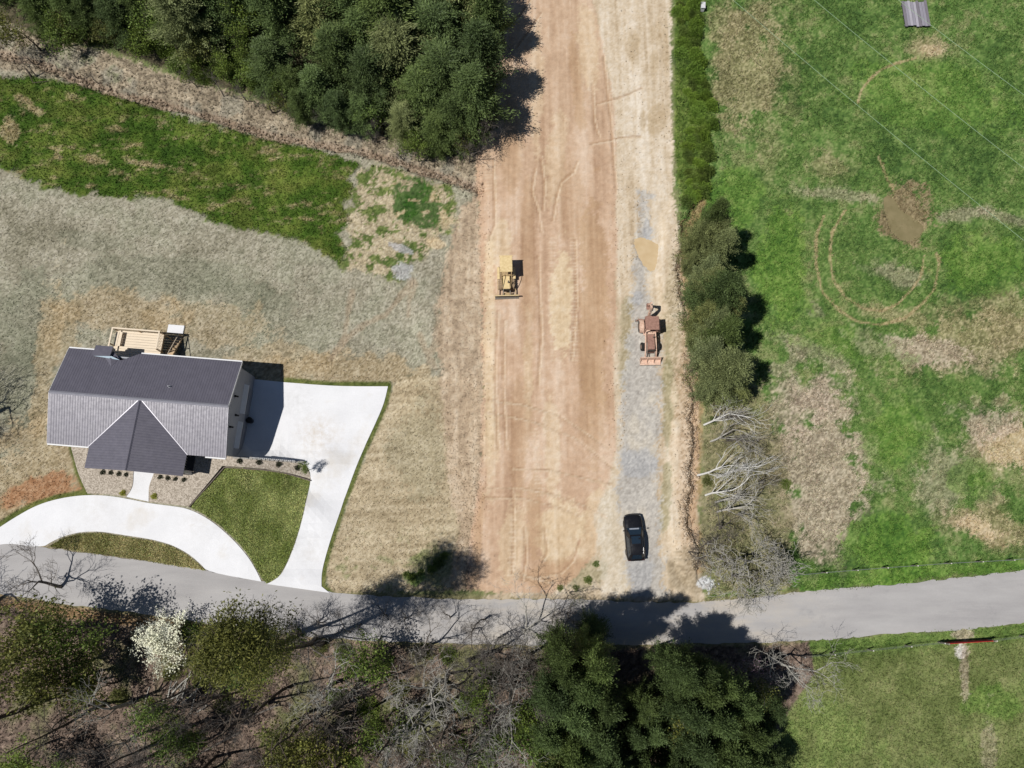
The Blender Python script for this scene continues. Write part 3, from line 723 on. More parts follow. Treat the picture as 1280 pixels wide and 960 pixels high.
# ================================================================== THE HOUSE
HA = R(-4.74); HC = Vector((-37.93, 14.96, 0.0))
HL, HD, EZ, RZ = 9.22, 5.075, 2.9, 4.45
PITCH = (RZ - EZ) / HD
XP, PW, PF = 0.185, 5.05, -7.26
def house_mats():
    global ROOFM, SIDING, TRIM, GLASS, WOODM, WOODD, DARKM, BRICKM
    ROOFM = mat('grey_metal_roof', (108,105,116), .44, .12, .14, 1.2, spec=.5, coat=.14)
    ROOFM.node_tree.nodes['Principled BSDF'].inputs['Coat Roughness'].default_value = .3
    SIDING = mat('white_siding', (168,171,178), .7, var=.08, scale=2)
    TRIM = mat('white_trim', (238,238,238), .5, var=.06, scale=3)
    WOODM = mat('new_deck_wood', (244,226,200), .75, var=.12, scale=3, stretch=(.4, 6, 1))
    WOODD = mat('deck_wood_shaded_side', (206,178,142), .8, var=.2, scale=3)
    DARKM = mat('dark_bronze', (34,32,32), .5, var=.2)
    BRICKM = mat('grey_block', (168,164,158), .9, var=.2, scale=5, bump=.3)
    m, nt, b = nodes('window_glass'); b.inputs["Base Color"].default_value = (.03, .05, .07, 1); b.inputs["Roughness"].default_value = .06; GLASS = m
house_mats()
house = thing('house', 'single house with grey ribbed metal roof and big front gable', 'house', HC, HA)
def rib_profile(a0, a1, pitch=.27, w=.028, h=.018):
    out = [(a0, 0)]; k = math.ceil((a0 + 1e-6) / pitch)
    while k * pitch < a1 - w:
        c = k * pitch
        if c - w * 2 > a0: out += [(c - w * 2, 0), (c - w, h), (c + w, h), (c + w * 2, 0)]
        k += 1
    out.append((a1, 0)); return out
def roof_sheet(name, prof, lo, hi, label=None):
    """prof: stations (t, lift); lo(t), hi(t): 3-D end points"""
    mb = MB(); n = len(prof); vs = []
    for t, h in prof:
        for P in (lo(t), hi(t)):
            vs.append((P[0], P[1], P[2] + h))
    th = .05
    bot = [(x, y, z - th - (h if False else 0)) for (x, y, z) in vs]
    fs = []
    for i in range(n - 1):
        a, b, c, d = 2 * i, 2 * i + 1, 2 * i + 3, 2 * i + 2
        fs.append((a, b, c, d)); fs.append((a + 2 * n, d + 2 * n, c + 2 * n, b + 2 * n))
        fs.append((a, d, d + 2 * n, a + 2 * n)); fs.append((b, b + 2 * n, c + 2 * n, c))
    fs += [(0, 2 * n, 2 * n + 1, 1), (2 * n - 2, 2 * n - 1, 4 * n - 1, 4 * n - 2)]
    mb.add(vs + bot, fs)
    o = mb.build(name, ROOFM, house)
    if label: o['label'] = label
    return o
def notch(x):
    if -4.45 < x < -3.35: return (x + 4.45) / 1.1 * .95
    if -3.35 <= x < -1.6: return (-1.6 - x) / 1.75 * .95
    return 0.0
pN = sorted(set(rib_profile(-HL, HL) + [(-4.45, 0), (-3.35, 0), (-1.6, 0)]))
roof_sheet('roof_slope', pN, lambda x: (x, HD - notch(x), RZ - (HD - notch(x)) * PITCH), lambda x: (x, 0, RZ), 'dark rear slope of ribbed metal roof')
def lowS(x):
    d = min(HD, abs(x - XP)); return (x, -d, RZ - d * PITCH)
for a0, a1 in ((-HL, XP), (XP, HL)):
    pS = sorted(set(rib_profile(a0, a1) + [(XP - HD if a0 < 0 else XP + HD, 0)]))
    roof_sheet('roof_slope', pS, lowS, lambda x: (x, 0, RZ), 'bright front slope of ribbed metal roof')
pP = sorted(set(rib_profile(PF, -.02) + [(-HD, 0)]))
for s in (-1, 1):
    def outp(y, s=s):
        e = min(PW, abs(y)); return (XP + s * e, y, RZ - e * PITCH + .012)
    roof_sheet('porch_roof_slope', pP, outp, lambda y: (XP, y, RZ + .012), 'plain dark slope of the front gable')
# ridge caps, rake trims, gutters
mb = MB()
mb.add([(-HL, -.16, RZ - .02), (HL, -.16, RZ - .02), (HL, 0, RZ + .085), (-HL, 0, RZ + .085), (HL, .16, RZ - .02), (-HL, .16, RZ - .02)], [(0, 1, 2, 3), (3, 2, 4, 5), (0, 3, 5), (1, 4, 2)])
mb.build('ridge_cap', mat('roof_trim', (170,168,176), .35, .3, .1, 2), house)
MB().add([(XP - .13, PF, RZ - .02), (XP + .13, PF, RZ - .02), (XP, PF, RZ + .09), (XP - .13, -.2, RZ - .02), (XP + .13, -.2, RZ - .02), (XP, -.2, RZ + .09)], [(0, 2, 5, 3), (1, 4, 5, 2), (0, 1, 2), (3, 5, 4)]).build('porch_ridge_cap', ROOFM, house)
for sx_ in (-1, 1):
    for sy_ in (-1, 1):
        x0 = sx_ * HL
        MB().prism([(x0, 0, RZ + .02), (x0, sy_ * HD, EZ + .02), (x0, sy_ * HD, EZ - .2), (x0, 0, RZ - .2)], (sx_ * .03, 0, 0)).build('rake_trim', TRIM if sy_ > 0 else MATS['roof_trim'], house)
for s in (-1, 1):                                  # valley flashing
    MB().add([(XP, 0, RZ + .03), (XP + s * .12, 0, RZ + .03), (XP + s * (HD + .1), -HD, EZ + .03), (XP + s * HD, -HD, EZ + .03)], [(0, 1, 2, 3)]).build('valley_flashing', MATS['roof_trim'], house)
def gutter(x0, x1, y, s):
    MB().box(x0, x1, min(y, y + s * .13), max(y, y + s * .13), EZ - .14, EZ - .01).build('gutter', TRIM, house)
gutter(-HL, -4.6, HD + .01, 1); gutter(-1.5, HL, HD + .01, 1); gutter(-HL, XP - PW - .05, -HD - .01, -1); gutter(XP + PW + 1.9, HL, -HD - .01, -1)
# walls down to the lower court behind
WX, WY = 8.85, 4.62
def gable_wall(x, s):
    MB().prism([(x, -WY, -2.7), (x, WY, -2.7), (x, WY, EZ - .12), (x, 0, RZ - .14), (x, -WY, EZ - .12)], (s * .16, 0, 0)).build('wall', SIDING, house)
gable_wall(WX - .16, 1); gable_wall(-WX, 1)
MB().box(-WX + .16, WX - .16, WY - .16, WY, -2.7, EZ - .13).build('wall', SIDING, house)
MB().box(-WX + .16, WX - .16, -WY, -WY + .16, -.5, EZ - .13).build('wall', SIDING, house)
for k in range(24):                                # clapboards on the garage gable
    z = -2.2 + k * .24
    hw = WY if z < EZ - .2 else max(.2, (RZ - .25 - z) / PITCH)
    if z < RZ - .35: MB().box(WX, WX + .018, -hw, hw, z, z + .225).build('siding_board', SIDING, house)
for (y0, y1) in ((.15, 3.1), (-3.6, -.95)):        # two garage doors with lit pent awnings
    d = MB().box(WX + .02, WX + .06, y0, y1, -2.25, -.05).build('garage_door', mat('garage_door_paint', (150,152,158), .5, var=.08), house)
    for k in range(4):
        MB().box(WX + .06, WX + .085, y0 + .04, y1 - .04, -2.22 + k * .54, -1.73 + k * .54).build('door_panel', MATS['garage_door_paint'], d, bevel=.008)
    MB().prism([(WX + .02, y0 - .12, .42), (WX + .42, y0 - .12, .08), (WX + .42, y0 - .12, .0), (WX + .02, y0 - .12, .0)], (0, y1 - y0 + .24, 0)).build('awning', TRIM, house)
for (y, z) in ((1.47, 2.35), (-1.78, 2.3), (-.37, 1.35)):
    MB().box(WX + .02, WX + .22, y - .1, y + .1, z, z + .2).tube([(WX + .2, y, z + .02), (WX + .34, y, z - .1)], .09, 8).build('wall_lamp', DARKM, house)
for (x, y) in ((-6.5, 1), (-2.6, 1), (4.2, 1), (7.0, 1)):
    w = MB().box(x - .6, x + .6, WY + .01, WY + .06, .8, 2.1).build('window', GLASS, house)
    MB().box(x - .68, x + .68, WY + .005, WY + .04, 2.1, 2.2).build('frame', TRIM, w); MB().box(x - .68, x + .68, WY + .005, WY + .09, .7, .8).build('sill', TRIM, w)
for x in (-7.2, 7.0):
    w = MB().box(x - .8, x + .8, -WY - .05, -WY - .01, .8, 2.1).build('window', GLASS, house)
    MB().box(x - .88, x + .88, -WY - .04, -WY - .005, 2.1, 2.2).build('frame', TRIM, w); MB().box(x - .88, x + .88, -WY - .08, -WY - .005, .7, .8).build('sill', TRIM, w)
dr_ = MB().box(XP - .5, XP + .5, -WY - .06, -WY - .01, .14, 2.2).build('front_door', mat('door_paint', (70,60,52), .5), house)
MB().tube([(XP + .4, -WY - .06, 1.1), (XP + .4, -WY - .12, 1.1)], .03, 8).build('handle', DARKM, dr_)
# porch
MB().box(XP - PW + .35, XP + PW - .35, PF + .35, -WY - .005, -.3, .14).build('porch_floor', mat('shade_darkened_boards', (62,58,56), .8, var=.2), house)  # floor colour darkened to stand in for the deep shade under the roof
for x in (-4.6, -1.6, 1.6, 4.6):
    MB().box(XP + x - .1, XP + x + .1, PF + .42, PF + .62, .14, RZ - abs(x) * PITCH - .1).build('porch_post', TRIM, house)
MB().prism([(XP - PW + .3, PF + .4, EZ - .02), (XP + PW - .3, PF + .4, EZ - .02), (XP, PF + .4, RZ - .1)], (0, .12, 0)).build('porch_gable', SIDING, house)
for k in range(9):                                 # small dark brackets along the gable eave
    y = PF + .3 + k * .26
    MB().box(XP + PW - .02, XP + PW + .05, y, y + .07, EZ - .16, EZ - .02).build('eave_bracket', DARKM, house)
# raised cap and cricket over the rear door
zz = lambda y: RZ - abs(y) * PITCH
MB().prism([(-6.3, 5.55, zz(5.55) + .42), (-4.45, 5.55, zz(5.55) + .42), (-4.45, 4.35, zz(4.35) + .30), (-6.3, 4.35, zz(4.35) + .30)], (0, 0, -.12)).build('dormer_roof', ROOFM, house)
MB().box(-6.2, -4.55, 4.5, 5.45, zz(5.45) - .3, zz(4.5) + .1).build('dormer_wall', SIDING, house)
MB().prism([(-6.15, 4.32, zz(4.32) + .30), (-3.35, 4.12, zz(4.12) + .16), (-4.2, 4.42, zz(4.42) + .40)], (0, 0, -.04)).build('flashing', mat('pale_flashing', (176,196,208), .45, .2, .1, 3), house)
MB().add([(-5.1, 4.32, zz(4.32) + .03), (-4.35, 4.32, zz(4.32) + .30), (-3.6, 4.2, zz(4.2) + .03), (-4.05, 3.35, zz(3.35) + .02)], [(0, 1, 3), (1, 2, 3), (0, 2, 1)]).build('cricket', ROOFM, house)
MB().tube([(2.69, 1.6, zz(1.6) - .1), (2.69, 1.6, zz(1.6) + .4)], .06, 10).tube([(2.69, 1.6, zz(1.6) - .02), (2.69, 1.6, zz(1.6) + .07)], .16, 10, .08).build('vent_pipe', mat('vent_pipe_grey', (186,186,190), .5), house)

# ---- rear deck
deck = thing('deck', 'raised timber deck of pale new boards behind the house', 'deck', HC, HA)
DX0, DX1, DY0, DY1, DZ = -6.3, -1.05, WY + .02, 8.2, 0.0
nb = 12; bw = (DY1 - DY0) / nb
for k in range(nb):
    MB().box(DX0, DX1, DY0 + k * bw + .012, DY0 + (k + 1) * bw - .012, DZ - .04, DZ + random.Random(k).uniform(-.003, .003)).build('plank', WOODM, deck)
for (x, y) in [(DX0 + .05, DY0 + .3), (DX0 + .05, DY1 - .05), (-3.6, DY1 - .05), (DX1 - .05, DY1 - .05), (DX1 - .05, 6.2), (DX0 + .05, 6.4)]:
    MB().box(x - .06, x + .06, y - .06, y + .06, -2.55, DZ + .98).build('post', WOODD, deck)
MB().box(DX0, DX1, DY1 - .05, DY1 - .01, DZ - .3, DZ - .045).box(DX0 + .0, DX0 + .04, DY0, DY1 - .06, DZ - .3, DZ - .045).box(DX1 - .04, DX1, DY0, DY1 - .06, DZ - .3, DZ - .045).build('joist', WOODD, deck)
MB().box(DX0 - .03, DX1 + .03, DY1 - .12, DY1 + .03, DZ + .985, DZ + 1.025).build('rail', WOODM, deck)
MB().box(DX0 - .03, DX0 + .12, DY0 + .1, DY1 - .13, DZ + .985, DZ + 1.025).build('rail', WOODM, deck)
MB().box(DX1 - .12, DX1 + .03, 6.2, DY1 - .13, DZ + .985, DZ + 1.025).build('rail', WOODM, deck)
for i in range(30):
    x = DX0 + .2 + i * .17
    if x < DX1 - .1: MB().box(x - .018, x + .018, DY1 - .06, DY1 - .025, DZ + .08, DZ + .985).build('baluster', WOODM, deck)
for i in range(12):
    y = 6.35 + i * .15
    if y < DY1 - .1: MB().box(DX1 - .05, DX1 - .015, y - .018, y + .018, DZ + .08, DZ + .985).build('baluster', WOODM, deck)
for k in range(11):                                # stairs down along the east side
    y = 4.95 + k * .34; z = -.2 * (k + 1)
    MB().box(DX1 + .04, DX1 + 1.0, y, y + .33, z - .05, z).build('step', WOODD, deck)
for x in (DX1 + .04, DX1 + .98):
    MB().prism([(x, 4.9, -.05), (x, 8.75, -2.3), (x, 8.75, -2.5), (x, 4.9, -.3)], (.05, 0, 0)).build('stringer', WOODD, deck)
MB().tube([(DX1 + 1.0, 4.95, .9), (DX1 + 1.0, 8.7, -1.25)], .045, 6).build('handrail', WOODM, deck)
for y, z in ((5.2, -.2), (6.9, -1.2), (8.6, -2.2)):
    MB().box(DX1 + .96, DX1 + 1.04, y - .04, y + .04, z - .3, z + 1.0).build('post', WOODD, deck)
bench = thing('bench', 'timber slat bench standing on the rear deck by its rail', 'bench', HC, HA)
for k in range(2):
    MB().box(-6.05 + k * .36, -5.73 + k * .36, 6.3, 7.9, .42, .47).build('seat_slat', WOODM, bench)
for y in (6.45, 7.7):
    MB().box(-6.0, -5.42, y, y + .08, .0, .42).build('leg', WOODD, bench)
lp = lambda x, y, z=0.0: HC + Matrix.Rotation(HA, 3, 'Z') @ Vector((x, y, z))
o = MB().box(-.92, .92, -.48, .48, -.2, .10).build('concrete_pad', CONC, bevel=.015)
o.location = lp(-.97, 9.42, -2.2); o.rotation_euler.z = HA
tag(o, 'small white concrete pad at the foot of the deck stairs', 'concrete pad')
bin_ = thing('trash_bin', 'round dark bin standing between the garage doors', 'bin', lp(WX + .45, -.35, -2.2), HA)
MB().tube([(0, 0, 0), (0, 0, .75)], .27, 14, .33).build('body', DARKM, bin_)
MB().tube([(0, 0, .75), (0, 0, .83)], .36, 14, .22).build('lid', mat('bin_lid', (22,22,24), .5), bin_)

# ---- retaining wall with white pickets
rw = thing('retaining_wall', 'low grey block wall stepping down between gravel bed and garage court', 'wall', HC, HA)
RW0, RW1 = Vector((WX + .02, -4.66, 0)), Vector((15.9, -4.42, 0))
nblk = 17
for k in range(nblk):
    a = RW0.lerp(RW1, k / nblk); b = RW0.lerp(RW1, (k + 1) / nblk)
    top = .2 - 1.62 * float(sstep(300, 388, 284 + (k + .5) / nblk * 97))
    z = -2.75; j = 0
    while z < top - .05:
        z1 = min(z + .36, top)
        MB().box(a.x + .006, b.x - .006, a.y - .12, a.y + .12, z + .005, z1 - .004).build('block', BRICKM, rw)
        z = z1; j += 1
pk = thing('picket_fence', 'short white picket rail on top of the retaining wall', 'fence', HC, HA)
for k in range(22):
    t = .33 + .56 * k / 21; p = RW0.lerp(RW1, t); zt = .2 - 1.62 * float(sstep(300, 388, 284 + t * 97))
    MB().box(p.x - .04, p.x + .04, p.y - .03, p.y + .03, zt - .04, zt + .62 + .05 * (k % 2)).build('picket', TRIM, pk)
pts = [RW0.lerp(RW1, .33 + .56 * k / 6) for k in range(7)]
for up in (.18, .5):
    MB().tube([(p.x, p.y + .03, .2 - 1.62 * float(sstep(300, 388, 284 + (.33 + .56 * i / 6) * 97)) + up) for i, p in enumerate(pts)], .03, 6).build('rail', TRIM, pk)
# lawn edging along the bed
def edging(pts, label, h=.16, w=.1, col=(120,108,98), zf=None):
    mb = MB()
    P = dens(pts, 12)[:-1] if False else pts
    for a, b in zip(P[:-1], P[1:]):
        A, B = g(*a), g(*b)
        if zf: A.z, B.z = zf(*a), zf(*b)
        d = (B - A); d.z = 0; d.normalize(); n = Vector((-d.y, d.x, 0)) * w / 2
        mb.prism([A - n, B - n, B + n, A + n], (0, 0, h + .06))
    return tag(mb.build('edging', mat('edging_brown', col, .9, var=.25)), label, 'edging')
edging([(389,601),(360,592.5),(330,587.5),(281,584.5),(263,605),(237,634)], 'brown edging strip between gravel bed and sod lawn')
# ================================================================== VEHICLES
def vehicle_mats():
    global BLACKP, TYRE, RIM, CARGLASS, YEL, YELD, STEEL, RUST, PINK, DUST
    BLACKP = mat('black_car_paint', (14,14,17), .22, .0, .15, 4, srgb=False, spec=.5, coat=.8); 
    bb = BLACKP.node_tree.nodes["Principled BSDF"]
    MATS.pop('black_car_paint'); m, nt, b = nodes('black_car_paint'); b.inputs["Base Color"].default_value = (.008, .008, .010, 1); b.inputs["Roughness"].default_value = .28; b.inputs["Coat Weight"].default_value = .15; b.inputs["Specular IOR Level"].default_value = .35; b.inputs["Coat Roughness"].default_value = .05
    f = _ramp(nt, _noise(nt, 3, 4), .3, .7, .22, .38); nt.links.new(f, b.inputs["Roughness"]); BLACKP = m
    TYRE = mat('tyre_rubber', (40,38,36), .9, var=.3, scale=8, bump=.4)
    RIM = mat('wheel_rim', (120,120,124), .35, .8, .1)
    m, nt, b = nodes('car_glass'); b.inputs["Base Color"].default_value = (.012, .022, .035, 1); b.inputs["Roughness"].default_value = .04; b.inputs["IOR"].default_value = 1.6; CARGLASS = m
    YEL = mat('faded_yellow_paint', (240,216,164), .55, var=.14, scale=5, col2=(214,186,132))
    YELD = mat('worn_yellow_steel', (206,178,128), .7, var=.3, scale=6, col2=(146,122,92))
    STEEL = mat('dusty_steel', (150,142,132), .6, .3, .3, 5)
    DUST = mat('dusty_track', (170,146,116), .85, .1, .4, 7, bump=.3)
    RUST = mat('rust_brown_paint', (172,132,116), .8, var=.25, scale=5, col2=(138,102,88))
    PINK = mat('faded_orange_paint', (236,204,182), .75, var=.25, scale=5, col2=(200,160,136))
vehicle_mats()
def wheel(parent, x, y, r, w, z=None, rim=True, n=22):
    z = r if z is None else z
    mb = MB(); s = 1 if x > 0 else -1
    prof = [(-w / 2, r * .62), (-w / 2, r * .93), (-w * .36, r), (w * .36, r), (w / 2, r * .93), (w / 2, r * .62)]
    vs = []; fs = []; k = len(prof)
    for i in range(n):
        a = 2 * math.pi * i / n
        for (o_, rr) in prof: vs.append((x + o_, y + rr * math.cos(a), z + rr * math.sin(a)))
    for i in range(n):
        for j in range(k - 1):
            fs.append((i * k + j, i * k + j + 1, ((i + 1) % n) * k + j + 1, ((i + 1) % n) * k + j))
    mb.add(vs, fs)
    root = MB().tube([(x - w * .2, y, z), (x + w * .2, y, z)], r * .2, 10).build('wheel', STEEL, parent)
    mb.build('tyre', TYRE, root, smooth=False)
    MB().tube([(x - w * .38, y, z), (x + w * .38, y, z)], r * .63, 16).build('rim', RIM if rim is True else rim, root)
    return root

# ---- black car
cp = ray(792.6, 672, .6)
car = thing('parked_car', 'black sport utility car parked on the gravel track near the lane', 'car', (float(cp[0]) , float(cp[1]), float(Zs(*cp)) + .01), R(3.0))
stn = [(2.36, .52, .60), (2.31, .74, .70), (2.16, .88, .80), (1.8, .935, .90), (1.3, .95, .97), (.9, .955, 1.02), (0, .96, 1.04), (-1.2, .96, 1.05), (-1.85, .94, 1.05), (-2.18, .87, 1.0), (-2.30, .74, .9), (-2.34, .56, .78)]
def sect(y, w, zt):
    h = [(w * .86, .26), (w * .98, .40), (w, .62), (w * .985, zt - .12), (w * .90, zt - .015), (w * .5, zt + .03), (0, zt + .045)]
    return [(x, y, z) for x, z in h] + [(-x, y, z) for x, z in h[::-1][1:]]
mb = MB(); S = [sect(*s) for s in stn]; k = len(S[0]); vs = [v for s in S for v in s]; fs = []
for i in range(len(S) - 1):
    for j in range(k - 1): fs.append((i * k + j, i * k + j + 1, (i + 1) * k + j + 1, (i + 1) * k + j))
    fs.append((i * k + k - 1, i * k, (i + 1) * k, (i + 1) * k + k - 1))
fs += [tuple(range(k)), tuple(range((len(S) - 1) * k, len(S) * k))[::-1]]
mb.add(vs, fs); body = mb.build('body', BLACKP, car, smooth=True)
# greenhouse: lower ring, shoulder ring, roof ring
LOWR = [(.80, 1.02, 1.03), (.86, .3, 1.05), (.87, -1.0, 1.06), (.82, -1.95, 1.06), (.55, -2.12, 1.03)]
UPR = [(.56, .26, 1.60), (.66, -.1, 1.66), (.67, -1.0, 1.67), (.62, -1.62, 1.61), (.45, -1.72, 1.58)]
def ringm(r): return [Vector((x, y, z)) for x, y, z in r] + [Vector((-x, y, z)) for x, y, z in r[::-1]]
lo_, up_ = ringm(LOWR), ringm(UPR); n = len(lo_)
MB().add(lo_ + up_, [(i, (i + 1) % n, n + (i + 1) % n, n + i) for i in range(n)]).build('cabin', BLACKP, car)
rv = up_ + [Vector((v.x * .6, v.y * .94 - .02, v.z + .045)) for v in up_]
MB().add(rv, [(i, (i + 1) % n, n + (i + 1) % n, n + i) for i in range(n)] + [tuple(range(n, 2 * n))]).build('roof', BLACKP, car, smooth=True)
def pane(name, a, b, c, d, m=None, parent=car, e=.05, off=.012):
    a, b, c, d = [Vector(q) for q in (a, b, c, d)]; ctr = (a + b + c + d) / 4
    q = [p.lerp(ctr, e) for p in (a, b, c, d)]; nn = (b - a).cross(d - a).normalized()
    if nn.dot(ctr - Vector((0, -.5, 1.0))) < 0: nn = -nn
    return MB().prism([p + nn * (off - .02) for p in q], nn * .022).build(name, m or CARGLASS, parent)
pane('windshield', (-.80, 1.02, 1.03), (.80, 1.02, 1.03), (.56, .26, 1.60), (-.56, .26, 1.60))
pane('rear_window', (-.55, -2.12, 1.05), (.55, -2.12, 1.05), (.45, -1.72, 1.58), (-.45, -1.72, 1.58))
for s in (-1, 1):
    pane('side_window', (s * .86, .3, 1.05), (s * .87, -1.0, 1.06), (s * .67, -1.0, 1.67), (s * .66, -.1, 1.66))
    pane('side_window', (s * .87, -1.0, 1.06), (s * .82, -1.95, 1.06), (s * .62, -1.62, 1.61), (s * .67, -1.0, 1.67))
    MB().taper(s * 1.05, .72, 1.0, 1.17, .11, .06, .10, .04).build('mirror', BLACKP, car, bevel=.02)
    MB().tube([(s * .60, -.05, 1.72), (s * .60, -.6, 1.745), (s * .585, -1.5, 1.70)], .022, 6).build('roof_rail', mat('rail_black', (60,60,62), .4, .5), car)
    MB().taper(s * .70, 2.16, .66, .76, .15, .10, .12, .06).build('headlight', mat('lamp_glass', (150,155,160), .15, var=.05), car)
    MB().taper(s * .72, -2.24, .84, .98, .14, .07, .12, .04).build('taillight', mat('tail_lamp_red', (60,10,10), .3, var=.05), car)
    for y in (1.42, -1.42): wheel(car, s * .82, y, .36, .24)
    for y in (.1, -.85): MB().box(s * .96 - .015, s * .96 + .015, y - .1, y + .1, .86, .89).build('door_handle', MATS['rail_black'], car)
MB().prism([(-.46, .12, 1.672), (.46, .12, 1.672), (.44, -.62, 1.728), (-.44, -.62, 1.728)], (0, 0, .008)).build('sunroof', CARGLASS, car)
MB().tube([(-.7, 1.0, 1.07), (-.1, .97, 1.1)], .012, 5).tube([(0, 1.0, 1.075), (.6, .97, 1.1)], .012, 5).build('wiper', MATS['rail_black'], car)
MB().box(-.26, .26, -2.36, -2.33, .62, .74).build('number_plate', TRIM, car)
MB().prism([(-.5, .93, 1.10), (.5, .93, 1.10), (.48, .80, 1.195), (-.48, .80, 1.195)], (0, .012, .016)).build('windshield_glare', mat('painted_glare', (186,192,204), .4, .1), car)  # pale strip standing in for the reflection at the windshield base

# ---- crawler dozer (blade towards -y)
dp = ray(633, 347, .3)
dz_ = thing('bulldozer', 'pale yellow crawler dozer with canopy standing on the graded dirt', 'bulldozer', (float(dp[0]), float(dp[1]), float(Zs(*dp)) + .01), R(1.5))
for s in (-1, 1):
    x = s * .72
    out = []
    for i in range(40):
        a = 2 * math.pi * i / 40; c_, s2 = math.cos(a), math.sin(a)
        out.append((x, (1.0 if c_ > 0 else -1.0) * .95 + c_ * .36, .37 + s2 * .36))
    tr = MB().prism([(x - s * .02 - .16, p[1], p[2]) for p in out], (.32, 0, 0)).build('track', DUST, dz_)
    for i in range(0, 40):
        a, b = Vector(out[i]), Vector(out[(i + 1) % 40]); d = (b - a)
        nsub = max(1, int(d.length / .2))
        for q in range(nsub):
            p = a.lerp(b, (q + .5) / nsub); t_ = d.normalized(); nn = Vector((0, t_.z, -t_.y))
            if (p - Vector((x, p.y if abs(p.y) < .95 else math.copysign(.95, p.y), .37))).dot(nn) < 0: nn = -nn
            MB().prism([Vector((x - .2, p.y, p.z)) - t_ * .05, Vector((x + .2, p.y, p.z)) - t_ * .05, Vector((x + .2, p.y, p.z)) + t_ * .05, Vector((x - .2, p.y, p.z)) + t_ * .05], nn * .045).build('track_shoe', DUST, tr)
    MB().box(x - .10, x + .10, -.9, .9, .24, .5).build('track_frame', YELD, dz_)
    MB().box(min(s * .94, s * 1.02), max(s * .94, s * 1.02), -2.2, -.1, .28, .44).build('push_arm', YELD, dz_)
    MB().tube([(s * .34, -1.0, 1.15), (s * .40, -2.08, .72)], .055, 8).build('lift_cylinder', STEEL, dz_)
    MB().tube([(s * .58, .02, 2.38), (s * .56, -.5, 2.15), (s * .50, -1.1, 1.72), (s * .42, -1.55, 1.3)], .04, 6).build('sweep_bar', YELD, dz_)
    MB().box(s * .88 - .14, s * .88 + .14, -.25, 1.15, .78, .83).build('fender', YEL, dz_)
    for y in (.02, 1.62): MB().box(s * .56 - .05, s * .56 + .05, y - .05, y + .05, .8, 2.42).build('canopy_post', YELD, dz_)
MB().taper(0, -.85, .62, 1.32, .42, .78, .36, .74).build('engine_hood', YEL, dz_, bevel=.03)
MB().box(-.36, .36, -1.68, -1.62, .55, 1.28).build('grille', mat('grille_dark', (50,46,40), .7), dz_)
MB().box(-.5, .5, -.1, 1.5, .5, .8).build('chassis', YELD, dz_)
MB().box(-.28, .28, .75, 1.25, .8, 1.0).box(-.28, .28, 1.2, 1.3, .95, 1.4).build('seat', mat('black_seat', (40,38,38), .8), dz_)
MB().box(-.45, .45, -.1, .02, .8, 1.45).build('dash', YELD, dz_)
MB().box(-.68, .68, -.08, 1.78, 2.42, 2.5).build('canopy', YEL, dz_, bevel=.025)
MB().box(-.74, .74, 1.74, 1.82, 2.38, 2.53).build('canopy_edge', YEL, dz_)
MB().box(-.45, .45, 1.5, 1.95, .55, 1.05).build('fuel_tank', YEL, dz_, bevel=.04)
MB().tube([(.2, -.9, 1.3), (.2, -.9, 1.95)], .05, 8).tube([(.2, -.9, 1.4), (.2, -.9, 1.7)], .085, 8).build('exhaust', STEEL, dz_)
prof = [(-2.30, .04), (-2.18, .2), (-2.13, .45), (-2.17, .7), (-2.28, .92), (-2.20, .94), (-2.08, .72), (-2.04, .45), (-2.09, .18), (-2.2, .02)]
bl = MB().prism([(-1.32, y, z) for y, z in prof], (2.64, 0, 0)).build('blade', YEL, dz_)
MB().prism([(-1.30, y - .006, z) for y, z in prof[:5]] + [(-1.30, y + .012, z) for y, z in prof[:5][::-1]], (2.6, 0, 0)).build('mouldboard', STEEL, bl)
MB().box(-1.33, 1.33, -2.36, -2.30, .0, .16).build('cutting_edge', STEEL, bl)
MB().box(-.5, .5, -2.04, -1.75, .3, .5).build('blade_mount', YELD, dz_)

# ---- backhoe loader (bucket towards -y, hoe towards +y)
bp = ray(811, 420, .3)
bh = thing('backhoe_loader', 'faded orange brown backhoe loader parked on the gravel track', 'backhoe', (float(bp[0]), float(bp[1]), float(Zs(*bp)) + .01), R(1.0))
for s in (-1, 1):
    wheel(bh, s * .88, .95, .68, .42, rim=PINK); wheel(bh, s * .84, -1.25, .46, .28, rim=PINK)
    MB().prism([(s * .88 - .24, .95 + .78 * math.cos(R(a)), .68 + .78 * math.sin(R(a))) for a in range(20, 165, 12)] + [(s * .88 - .24, .95 + .70 * math.cos(R(a)), .68 + .70 * math.sin(R(a))) for a in range(152, 19, -12)], (.48, 0, 0)).build('fender', PINK, bh)
    MB().tube([(s * .52, .1, 1.35), (s * .56, -.9, 1.25), (s * .58, -1.9, .95), (s * .58, -2.55, .45)], .085, 6).build('loader_arm', PINK, bh)
    MB().tube([(s * .45, -.5, .75), (s * .55, -1.9, .85)], .055, 8).build('lift_cylinder', STEEL, bh)
    MB().tube([(s * .42, -1.0, 1.25), (s * .42, -2.45, .75)], .045, 8).build('tilt_cylinder', STEEL, bh)
    MB().tube([(s * .55, 1.75, .7), (s * 1.05, 1.85, .55), (s * 1.2, 1.85, .08)], .075, 6).build('stabilizer', RUST, bh)
    MB().box(s * 1.2 - .17, s * 1.2 + .17, 1.7, 2.0, .02, .08).build('stabilizer_foot', STEEL, bh)
    for y in (.12, 1.42): MB().box(s * .62 - .045, s * .62 + .045, y - .045, y + .045, .95, 2.5).build('canopy_post', RUST, bh)
MB().box(-.42, .42, -2.0, 1.75, .5, .85).build('chassis', RUST, bh)
MB().taper(0, -1.02, .82, 1.5, .42, .85, .36, .82).build('engine_hood', RUST, bh, bevel=.04)
